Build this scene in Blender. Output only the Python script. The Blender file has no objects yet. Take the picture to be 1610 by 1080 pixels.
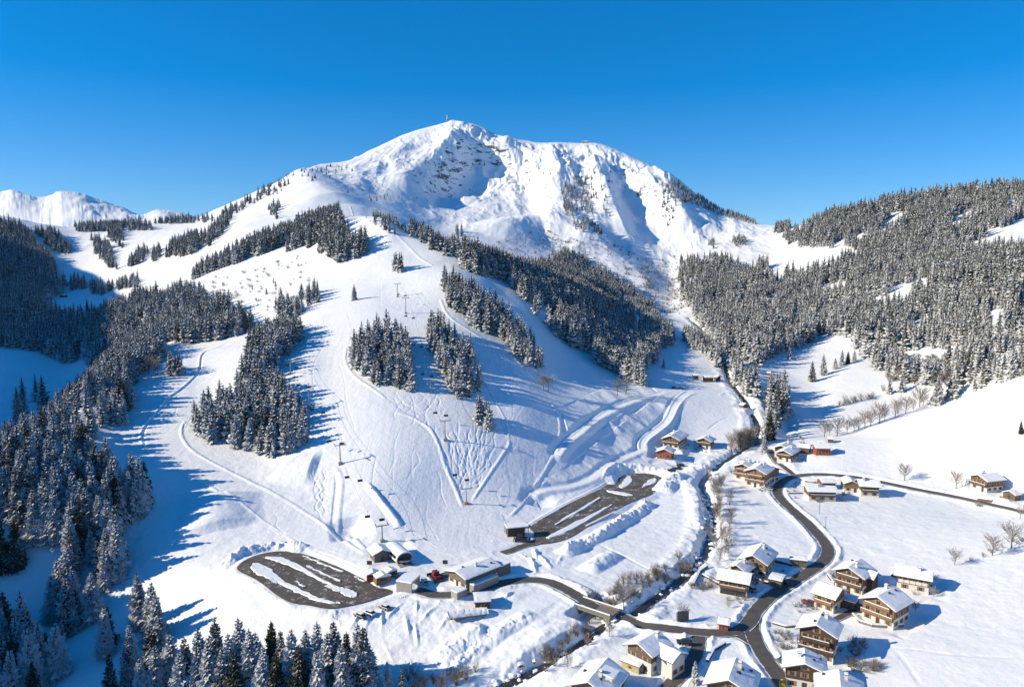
import bpy, math, random
import numpy as np
from mathutils import Vector, Matrix
random.seed(7)
RNG = np.random.default_rng(11)
# ------------------------------------------------------------------ camera model
W0, H0, F0 = 1610.0, 1080.0, 1150.0      # photograph size and focal length in its pixels
CAMZ = 105.0
PITCH = math.atan(120.0 / F0)
CP, SP = math.cos(PITCH), math.sin(PITCH)
def ray(u, v):
    """pixel -> (dx/dy, dz/dy)"""
    cx = (np.asarray(u, float) - W0/2) / F0; cy = (H0/2 - np.asarray(v, float)) / F0
    dy = CP + cy*SP; dz = -SP + cy*CP
    return cx/dy, dz/dy
def project(x, y, z):
    z = z - CAMZ
    d = y*CP - z*SP; h = y*SP + z*CP
    return W0/2 + F0*x/d, H0/2 - F0*h/d
scene = bpy.context.scene
COL = scene.collection
cam_d = bpy.data.cameras.new('camera'); cam = bpy.data.objects.new('camera', cam_d); COL.objects.link(cam)
cam.location = (0, 0, CAMZ); cam.rotation_euler = (math.pi/2 - PITCH, 0, 0)
cam_d.sensor_width = 36; cam_d.lens = 36*F0/W0; cam_d.clip_start = 1; cam_d.clip_end = 30000
scene.camera = cam
# ------------------------------------------------------------------ noise
def _hash(ix, iy, seed):
    h = (ix.astype(np.int64)*374761393 + iy.astype(np.int64)*668265263 + seed*974711) & 0xffffffff
    h = ((h ^ (h >> 13))*1274126177) & 0xffffffff
    h = ((h ^ (h >> 16))*2246822519) & 0xffffffff
    return (h ^ (h >> 15)).astype(np.float64)/4294967295.0
def vnoise(x, y, seed=0):
    ix = np.floor(x); iy = np.floor(y); fx = x-ix; fy = y-iy
    fx = fx*fx*fx*(fx*(fx*6-15)+10); fy = fy*fy*fy*(fy*(fy*6-15)+10)
    a = _hash(ix, iy, seed); b = _hash(ix+1, iy, seed); c = _hash(ix, iy+1, seed); d = _hash(ix+1, iy+1, seed)
    return ((a+(b-a)*fx)*(1-fy) + (c+(d-c)*fx)*fy)*2-1
def fbm(x, y, oct=4, seed=0, gain=.5):
    s = 0; a = 1; n = 0
    for k in range(oct):
        s = s + a*vnoise(x*2**k+17.3*k, y*2**k-9.1*k, seed+k); n += a; a *= gain
    return s/n
def ridged(x, y, oct=4, seed=0, gain=.5):
    s = 0; a = 1; n = 0
    for k in range(oct):
        s = s + a*(1-np.abs(vnoise(x*2**k+5.3*k, y*2**k-3.7*k, seed+k))*2); n += a; a *= gain
    return s/n
def sstep(e0, e1, x):
    t = np.clip((x-e0)/(e1-e0), 0, 1); return t*t*(3-2*t)
def pchip(xk, yk, x):
    xk = np.asarray(xk, float); yk = np.asarray(yk, float)
    h = np.diff(xk); dlt = np.diff(yk)/h
    m = np.zeros(len(xk))
    for i in range(1, len(xk)-1):
        if dlt[i-1]*dlt[i] > 0:
            w1 = 2*h[i]+h[i-1]; w2 = h[i]+2*h[i-1]
            m[i] = (w1+w2)/(w1/dlt[i-1]+w2/dlt[i])
    m[0] = dlt[0]; m[-1] = dlt[-1]
    i = np.clip(np.searchsorted(xk, x)-1, 0, len(xk)-2)
    t = np.clip((x-xk[i])/h[i], 0, 1)
    return ((2*t**3-3*t**2+1)*yk[i] + (t**3-2*t**2+t)*h[i]*m[i] + (-2*t**3+3*t**2)*yk[i+1] + (t**3-t**2)*h[i]*m[i+1])
# ------------------------------------------------------------------ the land: profile lines (u, distance, v) from near to far
LN = [  # unseen hill left of frame, its near heights raised to shade the lower left
 [(-1600,70,'z',60),(-600,70,'z',10),(-150,70,'z',-25),(400,70,'z',-18),(900,70,'z',-4),(1700,70,'z',10),(2600,70,'z',40)],
 [(-1600,150,'z',80),(-600,190,'z',50),(-150,212,1080),(0,212,1080),(200,205,1080),(400,195,1080),(600,187,1080),(750,184,1080),(900,176,1080),(1100,172,1080),(1300,170,1080),(1500,165,1080),(1760,158,1080),(2600,130,'z',50)],
 [(-1600,200,'z',90),(-600,235,'z',56),(-150,252,960),(0,252,960),(200,243,960),(400,228,945),(600,223,940),(800,223,940),(1000,223,940),(1300,222,940),(1500,214,940),(1760,200,940),(2600,170,'z',60)],
 [(-1600,240,'z',60),(-600,262,'z',62),(-150,266,850),(0,270,855),(100,272,852),(200,275,850),(300,273,850),(400,272,850),(500,270,850),(620,262,858),(800,271,850),(900,272,850),(1100,272,850),(1300,270,850),(1500,259,850),(1760,240,840),(2600,210,'z',80)],
 [(-1600,270,'z',80),(-600,285,'z',68),(-150,285,790),(0,288,775),(100,295,770),(200,305,770),(300,310,770),(400,308,775),(500,305,780),(600,300,785),(700,305,790),(800,311,792),(900,326,780),(1000,334,775),(1100,337,770),(1200,336,770),(1300,334,770),(1400,332,770),(1500,325,775),(1610,300,790),(1760,280,790),(2600,250,'z',110)],
 [(-1600,310,'z',110),(-600,310,'z',72),(-150,300,760),(0,300,745),(100,335,705),(150,350,700),(200,355,700),(300,355,700),(400,350,705),(500,338,705),(600,334,702),(700,340,700),(800,352,700),(900,372,700),(1000,397,700),(1100,414,700),(1200,407,700),(1300,398,694),(1400,386,690),(1500,358,695),(1610,330,700),(1760,310,700),(2600,290,'z',140)],
 [(-1600,350,'z',160),(-600,340,'z',60),(-150,320,745),(0,325,735),(100,375,662),(200,450,600),(300,455,590),(400,420,600),(500,387,622),(600,384,615),(700,387,620),(800,394,630),(900,425,630),(1000,455,630),(1100,480,622),(1190,490,622),(1240,440,682),(1300,425,684),(1400,425,655),(1500,415,632),(1610,372,590),(1760,340,560),(2600,320,'z',170)],
 [(-1600,420,'z',230),(-600,400,'z',85),(-150,370,765),(0,380,755),(100,440,680),(200,520,575),(300,510,560),(400,470,560),(500,446,560),(600,450,545),(700,452,550),(800,466,560),(900,486,587),(1000,500,602),(1100,530,602),(1190,560,592),(1240,490,640),(1300,460,664),(1400,455,652),(1500,445,640),(1610,405,605),(1760,375,570),(2600,350,'z',200)],
 [(-1600,560,'z',400),(-600,540,'z',190),(-150,530,650),(0,525,660),(100,560,630),(200,600,555),(300,600,525),(400,560,520),(500,530,500),(600,522,490),(700,522,490),(800,545,502),(900,562,541),(1000,572,570),(1100,590,577),(1200,640,560),(1300,545,602),(1400,520,600),(1500,492,585),(1610,455,540),(1760,420,520),(2600,400,'z',220)],
 [(-1600,720,'z',480),(-600,690,'z',270),(-150,680,540),(0,680,548),(100,700,552),(200,700,510),(300,700,480),(400,680,460),(500,640,445),(600,620,435),(700,612,424),(800,632,452),(900,662,492),(1000,682,535),(1100,695,540),(1200,740,520),(1300,650,550),(1400,620,540),(1500,590,520),(1610,560,480),(1760,530,460),(2600,500,'z',250)],
 [(-1600,900,'z',560),(-600,870,'z',340),(-150,850,470),(0,850,492),(100,880,495),(200,860,470),(300,850,430),(400,820,402),(480,790,385),(545,775,350),(600,755,352),(640,745,368),(700,725,394),(800,762,426),(900,802,457),(1000,822,500),(1100,842,510),(1200,880,480),(1300,800,490),(1400,750,470),(1500,730,440),(1610,700,410),(1760,670,390),(2600,640,'z',270)],
 [(-1600,1050,'z',620),(-600,1020,'z',390),(-150,1000,420),(0,1000,456),(100,1020,460),(200,1000,440),(300,980,395),(400,960,360),(480,950,352),(545,940,346),(600,920,356),(700,900,397),(800,925,426),(900,955,450),(1000,985,485),(1050,995,490),(1100,1005,470),(1200,1030,440),(1300,940,440),(1400,885,420),(1500,862,390),(1610,832,365),(1760,800,350),(2600,780,'z',300)],
 [(-1600,1200,'z',650),(-600,1180,'z',420),(-150,1150,370),(0,1150,395),(100,1160,405),(200,1150,390),(300,1140,365),(400,1130,330),(500,1150,305),(600,1160,325),(700,1200,360),(800,1205,372),(900,1205,398),(1000,1205,430),(1050,1205,440),(1100,1220,410),(1200,1210,400),(1300,1090,385),(1400,1025,372),(1500,1000,345),(1610,965,325),(1760,930,310),(2600,900,'z',340)],
 [(-1600,1400,'z',600),(-600,1350,'z',400),(-150,1310,325),(0,1310,338),(60,1320,350),(120,1350,358),(200,1360,354),(300,1360,346),(345,1360,326),(385,1370,308),(440,1400,283),(480,1430,266),(540,1450,275),(600,1500,283),(700,1500,315),(800,1500,320),(900,1460,330),(1000,1460,350),(1100,1450,350),(1200,1410,359),(1250,1350,357),(1300,1250,345),(1400,1200,323),(1500,1160,309),(1560,1130,300),(1610,1100,303),(1760,1060,290),(2600,1000,'z',330)],
 [(-1600,1900,'z',500),(-600,1850,'z',300),(-150,1800,400),(0,1800,405),(200,1800,400),(300,1750,375),(385,1700,330),(440,1690,292),(480,1680,268),(500,1680,259),(540,1700,254),(590,1820,233),(640,1930,210),(700,2000,193),(712,2000,190),(750,1990,198),(790,1960,215),(860,1930,225),(930,1900,225),(980,1830,240),(1020,1760,260),(1050,1720,284),(1100,1640,315),(1150,1580,338),(1200,1540,353),(1250,1520,362),(1300,1520,385),(1400,1500,380),(1610,1450,370),(1760,1400,370),(2600,1300,'z',250)],
 [(-1600,2700,'z',200),(-150,2600,440),(700,2900,330),(900,2700,380),(1200,2300,420),(1760,2100,430),(2600,2000,'z',100)],
 [(-1600,3600,'z',150),(-150,3500,415),(0,3500,390),(250,3400,385),(700,3800,420),(1760,3500,430),(2600,3500,'z',50)],
 [(-1600,4600,'z',700),(-150,4600,330),(-60,4500,310),(0,4500,306),(18,4500,302),(40,4450,307),(62,4400,313),(80,4400,309),(97,4400,302),(120,4400,304),(160,4400,316),(195,4300,327),(222,4200,338),(250,4200,332),(268,4200,333),(330,4200,350),(400,4200,390),(700,4600,430),(1760,4600,440),(2600,4600,'z',50)],
 [(-1600,7000,'z',100),(700,7000,440),(1760,7000,440),(2600,7000,'z',0)],
]
def line_nodes(L):
    A, Yl, T = [], [], []
    for p in L:
        if p[2] == 'z':
            a = (p[0]-W0/2)/F0; t = (p[3]-CAMZ)/p[1]
        else:
            a, t = ray(p[0], p[2])
        A.append(float(a)); Yl.append(math.log(p[1])); T.append(float(t))
    return A, Yl, T
ac = np.concatenate([np.linspace(-2.1,-.76,90)[:-1], np.linspace(-.76,.76,1900), np.linspace(.76,1.5,60)[1:]])
lr = np.concatenate([np.linspace(math.log(70), math.log(150), 50)[:-1], np.linspace(math.log(150), math.log(560), 840)[:-1],
                     np.linspace(math.log(560), math.log(2250), 520)[:-1], np.linspace(math.log(2250), math.log(7000), 110)])
NC, NR = len(ac), len(lr)
def build_base():
    lines = [line_nodes(L) for L in LN]
    K = len(lines)
    LY = np.zeros((K, NC)); TT = np.zeros((K, NC))
    for k, (A, Yl, T) in enumerate(lines):
        LY[k] = pchip(A, Yl, np.clip(ac, A[0], A[-1])); TT[k] = pchip(A, T, np.clip(ac, A[0], A[-1]))
    for k in range(1, K): LY[k] = np.maximum(LY[k], LY[k-1]+.012)
    # smooth Catmull-like monotone interpolation along each column
    h = np.diff(LY, axis=0); d = np.diff(TT, axis=0)/h
    m = np.zeros_like(TT)
    w1 = 2*h[1:]+h[:-1]; w2 = h[1:]+2*h[:-1]
    ok = d[:-1]*d[1:] > 0
    with np.errstate(divide='ignore', invalid='ignore'):
        mm = (w1+w2)/(w1/d[:-1]+w2/d[1:])
    m[1:-1] = np.where(ok, mm, 0); m[0] = d[0]; m[-1] = d[-1]
    E = np.zeros((NR, NC))
    for c in range(NC):
        i = np.clip(np.searchsorted(LY[:, c], lr)-1, 0, K-2)
        hh = h[i, c]; t = np.clip((lr-LY[i, c])/hh, 0, 1)
        E[:, c] = ((2*t**3-3*t**2+1)*TT[i, c] + (t**3-2*t**2+t)*hh*m[i, c] + (-2*t**3+3*t**2)*TT[i+1, c] + (t**3-t**2)*hh*m[i+1, c])
    return E, LY
YY = np.exp(lr)[:, None]*np.ones((1, NC)); XX = ac[None, :]*YY
E0, LYS = build_base(); Z = CAMZ + E0*YY
def smooth_rows(Z, r0, r1, n):
    return Z
# ------------------------------------------------------------------ queries
def grid_idx(x, y):
    a = x/y; c = np.interp(a, ac, np.arange(NC)); r = np.interp(np.log(y), lr, np.arange(NR)); return r, c
def height(x, y):
    r, c = grid_idx(np.asarray(x, float), np.asarray(y, float))
    r0 = np.clip(np.floor(r).astype(int), 0, NR-2); c0 = np.clip(np.floor(c).astype(int), 0, NC-2)
    fr = r-r0; fc = c-c0
    return (Z[r0, c0]*(1-fc)+Z[r0, c0+1]*fc)*(1-fr) + (Z[r0+1, c0]*(1-fc)+Z[r0+1, c0+1]*fc)*fr
def hit(u, v, ymax=2300):
    """the ground point seen at a pixel of the photograph"""
    a, t = ray(u, v)
    c = float(np.interp(a, ac, np.arange(NC))); c0 = min(int(c), NC-2); fc = c-c0
    zz = Z[:, c0]*(1-fc)+Z[:, c0+1]*fc
    e = (zz-CAMZ)/np.exp(lr)
    k = np.nonzero(e >= t)[0]
    k = k[np.exp(lr[k]) < ymax] if len(k) else k
    if len(k) == 0 or k[0] == 0:
        k0 = int(np.argmax(e[:int(NR*.92)])); y = math.exp(lr[k0])
    else:
        k1 = k[0]; f = (t-e[k1-1])/(e[k1]-e[k1-1]+1e-12); y = math.exp(lr[k1-1]+f*(lr[k1]-lr[k1-1]))
    x = float(a)*y
    return Vector((x, y, float(height(x, y))))
def densify(P, step):
    out = [P[0]]
    for a, b in zip(P[:-1], P[1:]):
        n = max(1, int((Vector(b[:2])-Vector(a[:2])).length/step))
        for k in range(1, n+1): out.append(tuple(a[i]+(b[i]-a[i])*k/n for i in range(len(a))))
    return out
def smooth_path(P, it=3):
    P = [Vector(p) for p in P]
    for _ in range(it):
        Q = [P[0]]
        for a, b in zip(P[:-1], P[1:]): Q += [a*.75+b*.25, a*.25+b*.75]
        Q.append(P[-1]); P = Q
    return P
def path_field(P, wmax):
    """distance and along-parameter of grid vertices to a world polyline; returns (rows slice, cols slice, dist, s, zpath)"""
    P = np.array([[p[0], p[1], p[2] if len(p) > 2 else 0] for p in P])
    x0, y0 = P[:, :2].min(0)-wmax; x1, y1 = P[:, :2].max(0)+wmax; y0 = max(y0, 71)
    rr = np.searchsorted(lr, [math.log(y0), math.log(y1)]); r0, r1 = max(rr[0]-1, 0), min(rr[1]+1, NR)
    aa = [x0/y0, x0/y1, x1/y0, x1/y1]; cc = np.searchsorted(ac, [min(aa), max(aa)]); c0, c1 = max(cc[0]-1, 0), min(cc[1]+1, NC)
    gx = XX[r0:r1, c0:c1]; gy = YY[r0:r1, c0:c1]
    D = np.full(gx.shape, 1e9); S = np.zeros(gx.shape); ZP = np.zeros(gx.shape); SG = np.zeros(gx.shape)
    seg = np.hypot(*np.diff(P[:, :2], axis=0).T); cum = np.concatenate([[0], np.cumsum(seg)])
    for i in range(len(P)-1):
        if seg[i] < 1e-6: continue
        lo = np.minimum(P[i, :2], P[i+1, :2])-wmax; hi = np.maximum(P[i, :2], P[i+1, :2])+wmax
        a_, b_ = np.searchsorted(lr[r0:r1], [math.log(max(lo[1], 70.5)), math.log(max(hi[1], 71))]); a_ = max(a_-1, 0); b_ += 1
        aa = [lo[0]/max(lo[1], 71), lo[0]/max(hi[1], 71), hi[0]/max(lo[1], 71), hi[0]/max(hi[1], 71)]
        p_, q_ = np.searchsorted(ac[c0:c1], [min(aa), max(aa)]); p_ = max(p_-1, 0); q_ += 1
        sx = gx[a_:b_, p_:q_]; sy = gy[a_:b_, p_:q_]
        if sx.size == 0: continue
        dx, dy = (P[i+1, :2]-P[i, :2])/seg[i]
        t = np.clip((sx-P[i, 0])*dx+(sy-P[i, 1])*dy, 0, seg[i])
        ex = sx-(P[i, 0]+dx*t); ey = sy-(P[i, 1]+dy*t)
        d = np.hypot(ex, ey)
        m = d < D[a_:b_, p_:q_]
        D[a_:b_, p_:q_][m] = d[m]; S[a_:b_, p_:q_][m] = (cum[i]+t)[m]; ZP[a_:b_, p_:q_][m] = (P[i, 2]+(P[i+1, 2]-P[i, 2])*t/seg[i])[m]
        SG[a_:b_, p_:q_][m] = np.sign(dx*(sy-P[i, 1])-dy*(sx-P[i, 0]))[m]
    return (slice(r0, r1), slice(c0, c1)), D, S, ZP, SG, cum[-1]
def inpoly(px, py, poly):
    px = np.asarray(px); py = np.asarray(py); ins = np.zeros(px.shape, bool); n = len(poly)
    for i in range(n):
        x1, y1 = poly[i]; x2, y2 = poly[(i+1) % n]
        if y1 == y2: continue
        c = ((y1 > py) != (y2 > py)) & (px < (x2-x1)*(py-y1)/(y2-y1)+x1)
        ins ^= c
    return ins
def W(*px):
    return [hit(*p) for p in px]
def ridge(px, amp, width, sharp=1.0, taper=True, smooth=2, jag=0):
    P = smooth_path(W(*px), smooth)
    sl, D, S, ZP, SG, L = path_field(P, width)
    f = np.clip(1-D/width, 0, 1)**sharp
    if sharp < 1.2: f = f*f*(3-2*f)*.6+f*.4
    if taper: f = f*np.clip(np.minimum(S, L-S)/(L*.18)+.25, 0, 1)
    if jag: f = f*(1+jag*fbm(XX[sl]/width*2, YY[sl]/width*2, 3, 5))
    Z[sl] += amp*f
# ------------------------------------------------------------------ large relief
far = sstep(1050, 1350, YY)*sstep(3000, 2500, YY)
def relief():
    global Z
    xx, yy = XX, YY
    wx = fbm(xx/160, yy/160, 3, 3)*45; wy = fbm(xx/160+9, yy/160, 3, 4)*45
    # mountain ribs: ridged noise, longer down the fall line
    rg = ridged((xx+wx)/170, (yy+wy)/420, 5, 21, .55)
    rg2 = ridged((xx+wy)/60, (yy+wx)/110, 4, 31, .55)
    steep = sstep(230, 330, Z)
    rdg = .18+.82*sstep(.012, .07, np.abs(lr[:, None]-LYS[14][None, :])); lf = .4+.6*sstep(-.13, -.07, ac)[None, :]
    steep = steep
    Z += rdg*lf*far*((rg-.35)*26*(0.35+.65*steep) + (rg2-.35)*11*(.3+.7*steep) + (ridged((xx+wx*.3)/24, (yy+wy*.3)/42, 3, 35, .55)-.35)*3.6*(.3+.7*steep))
    ff = sstep(3200, 3600, YY)
    Z += ff*(ridged((xx+wx)/420, (yy+wy*2)/600, 6, 77, .6)-.3)*32
    mid = sstep(420, 700, YY)*(1-far)*sstep(3000, 2500, YY)
    Z += mid*(fbm(xx/70, yy/110, 4, 41)*3.0)
    Z += fbm(xx/45, yy/45, 3, 51)*.55*sstep(3000, 600, YY)
    Z += fbm(xx/9, yy/9, 3, 61)*.10*sstep(900, 400, YY)
ridge([(722,203),(719,216),(700,235),(676,255),(655,275),(640,296),(640,310)], 30, 62, 1)
ridge([(757,215),(745,245),(728,272),(705,296)], -38, 75, 1)
ridge([(748,205),(760,222),(772,243)], 12, 40, 1)
ridge([(780,232),(768,262),(745,280),(705,306)], -34, 80, 1)
ridge([(792,224),(786,238),(776,256)], 30, 60, 1)
ridge([(926,250),(936,272),(948,300),(960,330),(975,370),(990,392)], 44, 75, 1)
ridge([(972,262),(985,290),(1000,330),(1000,380)], -22, 90, 1)
ridge([(1034,276),(1043,287),(1053,310),(1056,345),(1062,375)], 34, 100, 1)
ridge([(1085,330),(1090,360),(1105,385)], -14, 90, 1)
ridge([(874,262),(880,290),(890,340),(905,375)], 16, 60, 1)
ridge([(820,235),(815,280),(840,330)], -10, 80, 1)
ridge([(668,300),(690,315),(720,325)], -16, 70, 1)
ridge([(755,372),(800,362),(852,353),(905,378),(960,408),(1005,448),(1030,480)], 22, 90, 1)
rr_ = random.Random(4)
for u0, v0, u1, v1, a_, w_ in [(812,226,806,258,9,26),(828,232,834,275,10,30),(846,236,852,290,9,30),(862,240,872,300,8,28),(896,242,900,290,10,30),(944,262,958,310,12,30),(985,262,1000,318,12,30),(1000,268,1018,330,10,28),(1014,274,1034,345,10,30),(1048,300,1075,372,10,32),(1075,325,1100,385,8,30),
        (742,212,732,240,8,22),(730,215,712,246,9,22),(757,222,748,250,8,22),(768,232,758,262,8,22),(700,246,684,275,8,24),(676,268,662,296,8,24),(800,270,815,330,6,30),(850,300,866,350,7,30),(905,300,925,370,9,28),(935,330,952,385,8,26),(640,232,622,262,6,30),(600,250,590,290,6,30),(575,262,560,300,5,30)]:
    m_ = ((u0+u1)/2+rr_.uniform(-5, 5), (v0+v1)/2+rr_.uniform(-4, 4))
    ridge([(u0, v0+4), m_, (u1, v1)], a_, w_, 1.1, jag=.5)
ridge([(480,275),(505,310),(545,325)], 14, 90, 1)
ridge([(545,345),(590,362),(640,385),(700,400),(760,422),(850,455),(950,500),(1040,540)], 6, 34, 1)
relief()
# ------------------------------------------------------------------ things cut into the snow
def pl(s, ox=0, oy=0, k=1.0):
    return [(ox+a/k, oy+b/k) for a, b in s]
def plane_hit(u, v, z):
    a, t = ray(u, v); y = (z-CAMZ)/float(t); return Vector((float(a)*y, y, z))
Z5 = dict(ox=530, oy=480, k=2.981); Z4 = dict(ox=0, oy=480, k=2.981); Z8 = dict(ox=480, oy=660, k=4.5); ZB = dict(ox=530, oy=720, k=2.981)
def wpath(px, it=3): return smooth_path(W(*px), it)
def bank(px, h, w, world=False, rough=0, it=2, seed=1, off=0, asym=0, z0=None):
    if w < 3.2 and not world: h *= .38; w *= .5
    P = px if world else wpath(px, it)
    sl, D, S, ZP, SG, L = path_field(P, w+abs(off)+.5)
    D2 = np.abs(D*SG-off) if off else D
    f = np.clip(1-(D2/w)**2, 0, 1)**1.5
    f = f*np.clip(np.minimum(S, L-S)/4+.1, 0, 1)
    if asym: f = np.where(SG*asym > 0, f, f*.25)
    x, y = XX[sl], YY[sl]
    if rough: f = f*np.clip(1+rough*fbm(x/3.5, y/3.5, 3, seed)+rough*.6*fbm(x/11, y/11, 2, seed+3)+rough*.35*fbm(x/1.3, y/1.3, 2, seed+5), .1, 2.2)
    Z[sl] += h*f
def terrace(px, w, drop=0, it=3, blend=3.0, lift=0, world=None, win=9):
    """a flat-bottomed way cut along the path; returns its smoothed centre line"""
    P = world or wpath(px, it)
    P = [Vector(p) for p in densify([tuple(p) for p in P], 2.0)]
    z = np.array([float(height(p.x, p.y)) for p in P])
    k = np.ones(win)/win; z = np.convolve(np.pad(z, win//2, mode='edge'), k, 'valid')[:len(P)]
    z = np.convolve(np.pad(z, win//2, mode='edge'), k, 'valid')[:len(P)]
    for p, q in zip(P, z): p.z = q
    sl, D, S, ZP, SG, L = path_field(P, w/2+blend+.5)
    f = 1-sstep(w/2, w/2+blend, D)
    Z[sl] = Z[sl]*(1-f)+(ZP-drop)*f
    return P
groom = np.zeros_like(Z); tracky = np.zeros_like(Z)
U_, V_ = project(XX, YY, Z)
P1 = [(313,560),(366,540),(395,540),(380,580),(345,640),(300,655),(285,685),(305,711),(402,762),(503,819),(578,873),(560,880),(446,840),(335,770),(242,717),(221,688),(252,641),(302,596)]
P2 = [(478,500),(545,490),(553,520),(542,570),(590,614),(644,654),(689,695),(718,771),(729,798),(790,810),(800,830),(760,860),(700,870),(640,830),(576,760),(540,730),(490,690),(440,565)]
P3 = [(600,440),(700,430),(740,520),(808,556),(865,631),(882,681),(839,768),(802,812),(740,790),(800,700),(778,631),(760,590),(705,520),(600,480)]
vis = (YY < 760)
for P in (P1, P2, P3): groom[inpoly(U_, V_, P) & vis] = 1
# moguls and wind-formed snow outside the pistes
off = (1-groom)*sstep(420, 300, YY)*sstep(160, 200, YY)
Z += off*.16*fbm(XX/4, YY/4, 3, 91)
hum = inpoly(U_, V_, [(840,770),(1040,620),(1060,640),(1010,700),(960,740),(850,800)]) | inpoly(U_, V_, [(880,640),(1000,590),(1040,620),(900,700)])
Z += np.where(hum & vis, 1.1*fbm(XX/15+.3*YY/14, YY/26, 3, 93), 0)
hum2 = inpoly(U_, V_, [(440,740),(520,740),(520,700),(600,640),(640,650),(700,700),(790,690),(740,790),(530,840)])
rough3 = inpoly(U_, V_, [(640,970),(600,990),(470,960),(560,960),(660,930),(700,950),(850,960),(900,930),(900,990),(760,1080),(640,1080),(600,1010)])
Z += np.where(rough3, .6*fbm(XX/9, YY/9, 4, 95, .55), 0)
# the dark bend line of the left piste: a low bank that throws a shadow on the piste
L1 = [(366,540),(352,542),(335,549),(322,552),(314,559),(313,581),(302,596),(285,611),(265,624),(252,641),(235,658),(223,675),(221,688),(228,705),(242,717),(268,735),(302,752),(335,770),(359,784),(386,802),(413,820),(446,840)]
bank(L1, 1.3, 2.4, asym=0); bank([(u+2.5, v+.5) for u, v in L1], -1.0, 2.2)
bank([(395,560),(383,552),(378,565),(376,572)], -.9, 1.6)
E1 = [(292,661),(285,671),(285,685),(292,698),(305,711),(335,728),(369,745),(402,762),(436,778),(470,799),(503,819),(523,836),(531,840),(553,858),(578,873)]
bank(E1, .9, 2.4)
bank([(446,840),(480,860),(520,880),(560,895),(590,905)], .5, 2)
bank([(524,733),(534,744),(538,760),(535,784),(532,815),(532,835)], .9, 3.0); bank([(527,745),(529,760),(526,785),(522,825)], -.8, 1.8)
E3 = pl([(40,200),(35,270),(80,340),(180,400),(230,440)], **Z5); bank(E3, .9, 2.4)
bank([(620,648),(644,654),(664,665),(676,673),(689,695),(697,724),(707,749),(718,771),(729,798)], 1.1, 2.6)
E4 = [(801,691),(800,702),(787,720),(769,747),(753,771),(742,787)]
bank(E4, .9, 2.0, world=False); bank([(761,597),(778,631),(797,664),(800,691)], .5, 1.8)
bank([(865,631),(879,654),(882,681),(876,708),(859,738),(839,768),(815,799),(802,812)], 1.0, 2.4)
bank(wpath([(576,760),(591,780),(613,807),(629,829)]), 1.5, 2.0, world=True, rough=.15)
bank([(550,324),(600,352),(640,385),(681,418)], 1.2, 3)
bank([(692,470),(705,500),(740,522),(790,550),(812,565),(840,595)], 1.0, 3)
bank([(545,830),(570,862),(590,878)], 1.2, 3)
# hollow beside the base station and on the lower slopes
bank([(546,812),(552,830),(556,845)], -3, 9); bank([(352,775),(345,800),(350,835)], 2.6, 17); bank([(325,790),(330,830)], 1.2, 14)
bank([(850,770),(840,795)], -2, 9); bank([(440,735),(470,740),(500,735)], 2.5, 12)
for k in range(9):      # humps between the creek road and the pistes
    u = random.uniform(850, 1040); v = 770-(u-850)*.75+random.uniform(-55, 45)
    if v < 640: continue
    bank([(u, v), (u+random.uniform(4, 14), v-random.uniform(2, 14))], random.uniform(.5, 1.1), random.uniform(6, 12))
# ski tracks
def wiggle(u0, v0, u1, v1, n=9, amp=5, d=.3, w=1.15):
    ph = random.uniform(0, 6); P = []
    for i in range(n*4+1):
        t = i/(n*4); P.append((u0+(u1-u0)*t+amp*math.sin(ph+t*n*2.3)*(.4+.6*t), v0+(v1-v0)*t))
    bank(P, -d, w, it=1)
for k in range(9): wiggle(random.uniform(486, 515), random.uniform(728, 745), random.uniform(500, 520), random.uniform(790, 826), amp=random.uniform(3, 8))
for k in range(90):
    v = random.uniform(655, 765); m_ = (v-655)/130; u = random.uniform(668+m_*58, 795-m_*48)
    if v < 655+(792-u)*.05: continue
    t = random.uniform(.25, .7); wiggle(u, v, u+(735-u)*t*random.uniform(.5,1.2), v+(790-v)*t, n=random.randint(3, 6), amp=random.uniform(1.5, 5), d=random.uniform(.2, .42))
for k in range(16): wiggle(random.uniform(600, 690), random.uniform(612, 630), random.uniform(620, 700), random.uniform(640, 680), n=5, amp=4)
for k in range(10): wiggle(random.uniform(700, 860), random.uniform(930, 960), random.uniform(690, 800), random.uniform(985, 1060), n=4, amp=3, d=.2)
for k in range(80):     # long single ski tracks down the pistes
    P_, D_ = random.choice([(P2, (.35, 1)), (P3, (.25, 1)), (P1, (.6, .8))]); us = [p[0] for p in P_]; vs = [p[1] for p in P_]
    u = random.uniform(min(us), max(us)); v = random.uniform(min(vs), max(vs)-40)
    if not inpoly([u], [v], P_)[0]: continue
    L_ = random.uniform(40, 130); ph = random.uniform(0, 6); sg = random.choice((-1, 1)) if P_ is not P1 else 1; am = random.uniform(1, 6)
    Q = [(u+D_[0]*sg*L_*t/10*.6+am*math.sin(ph+t*.9), v+D_[1]*L_*t/10) for t in range(11)]
    Q = [q for q in Q if inpoly([q[0]], [q[1]], P_)[0]]
    if len(Q) > 3: bank(wpath(Q, 1), -random.uniform(.06, .13), .55, world=True)
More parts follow.
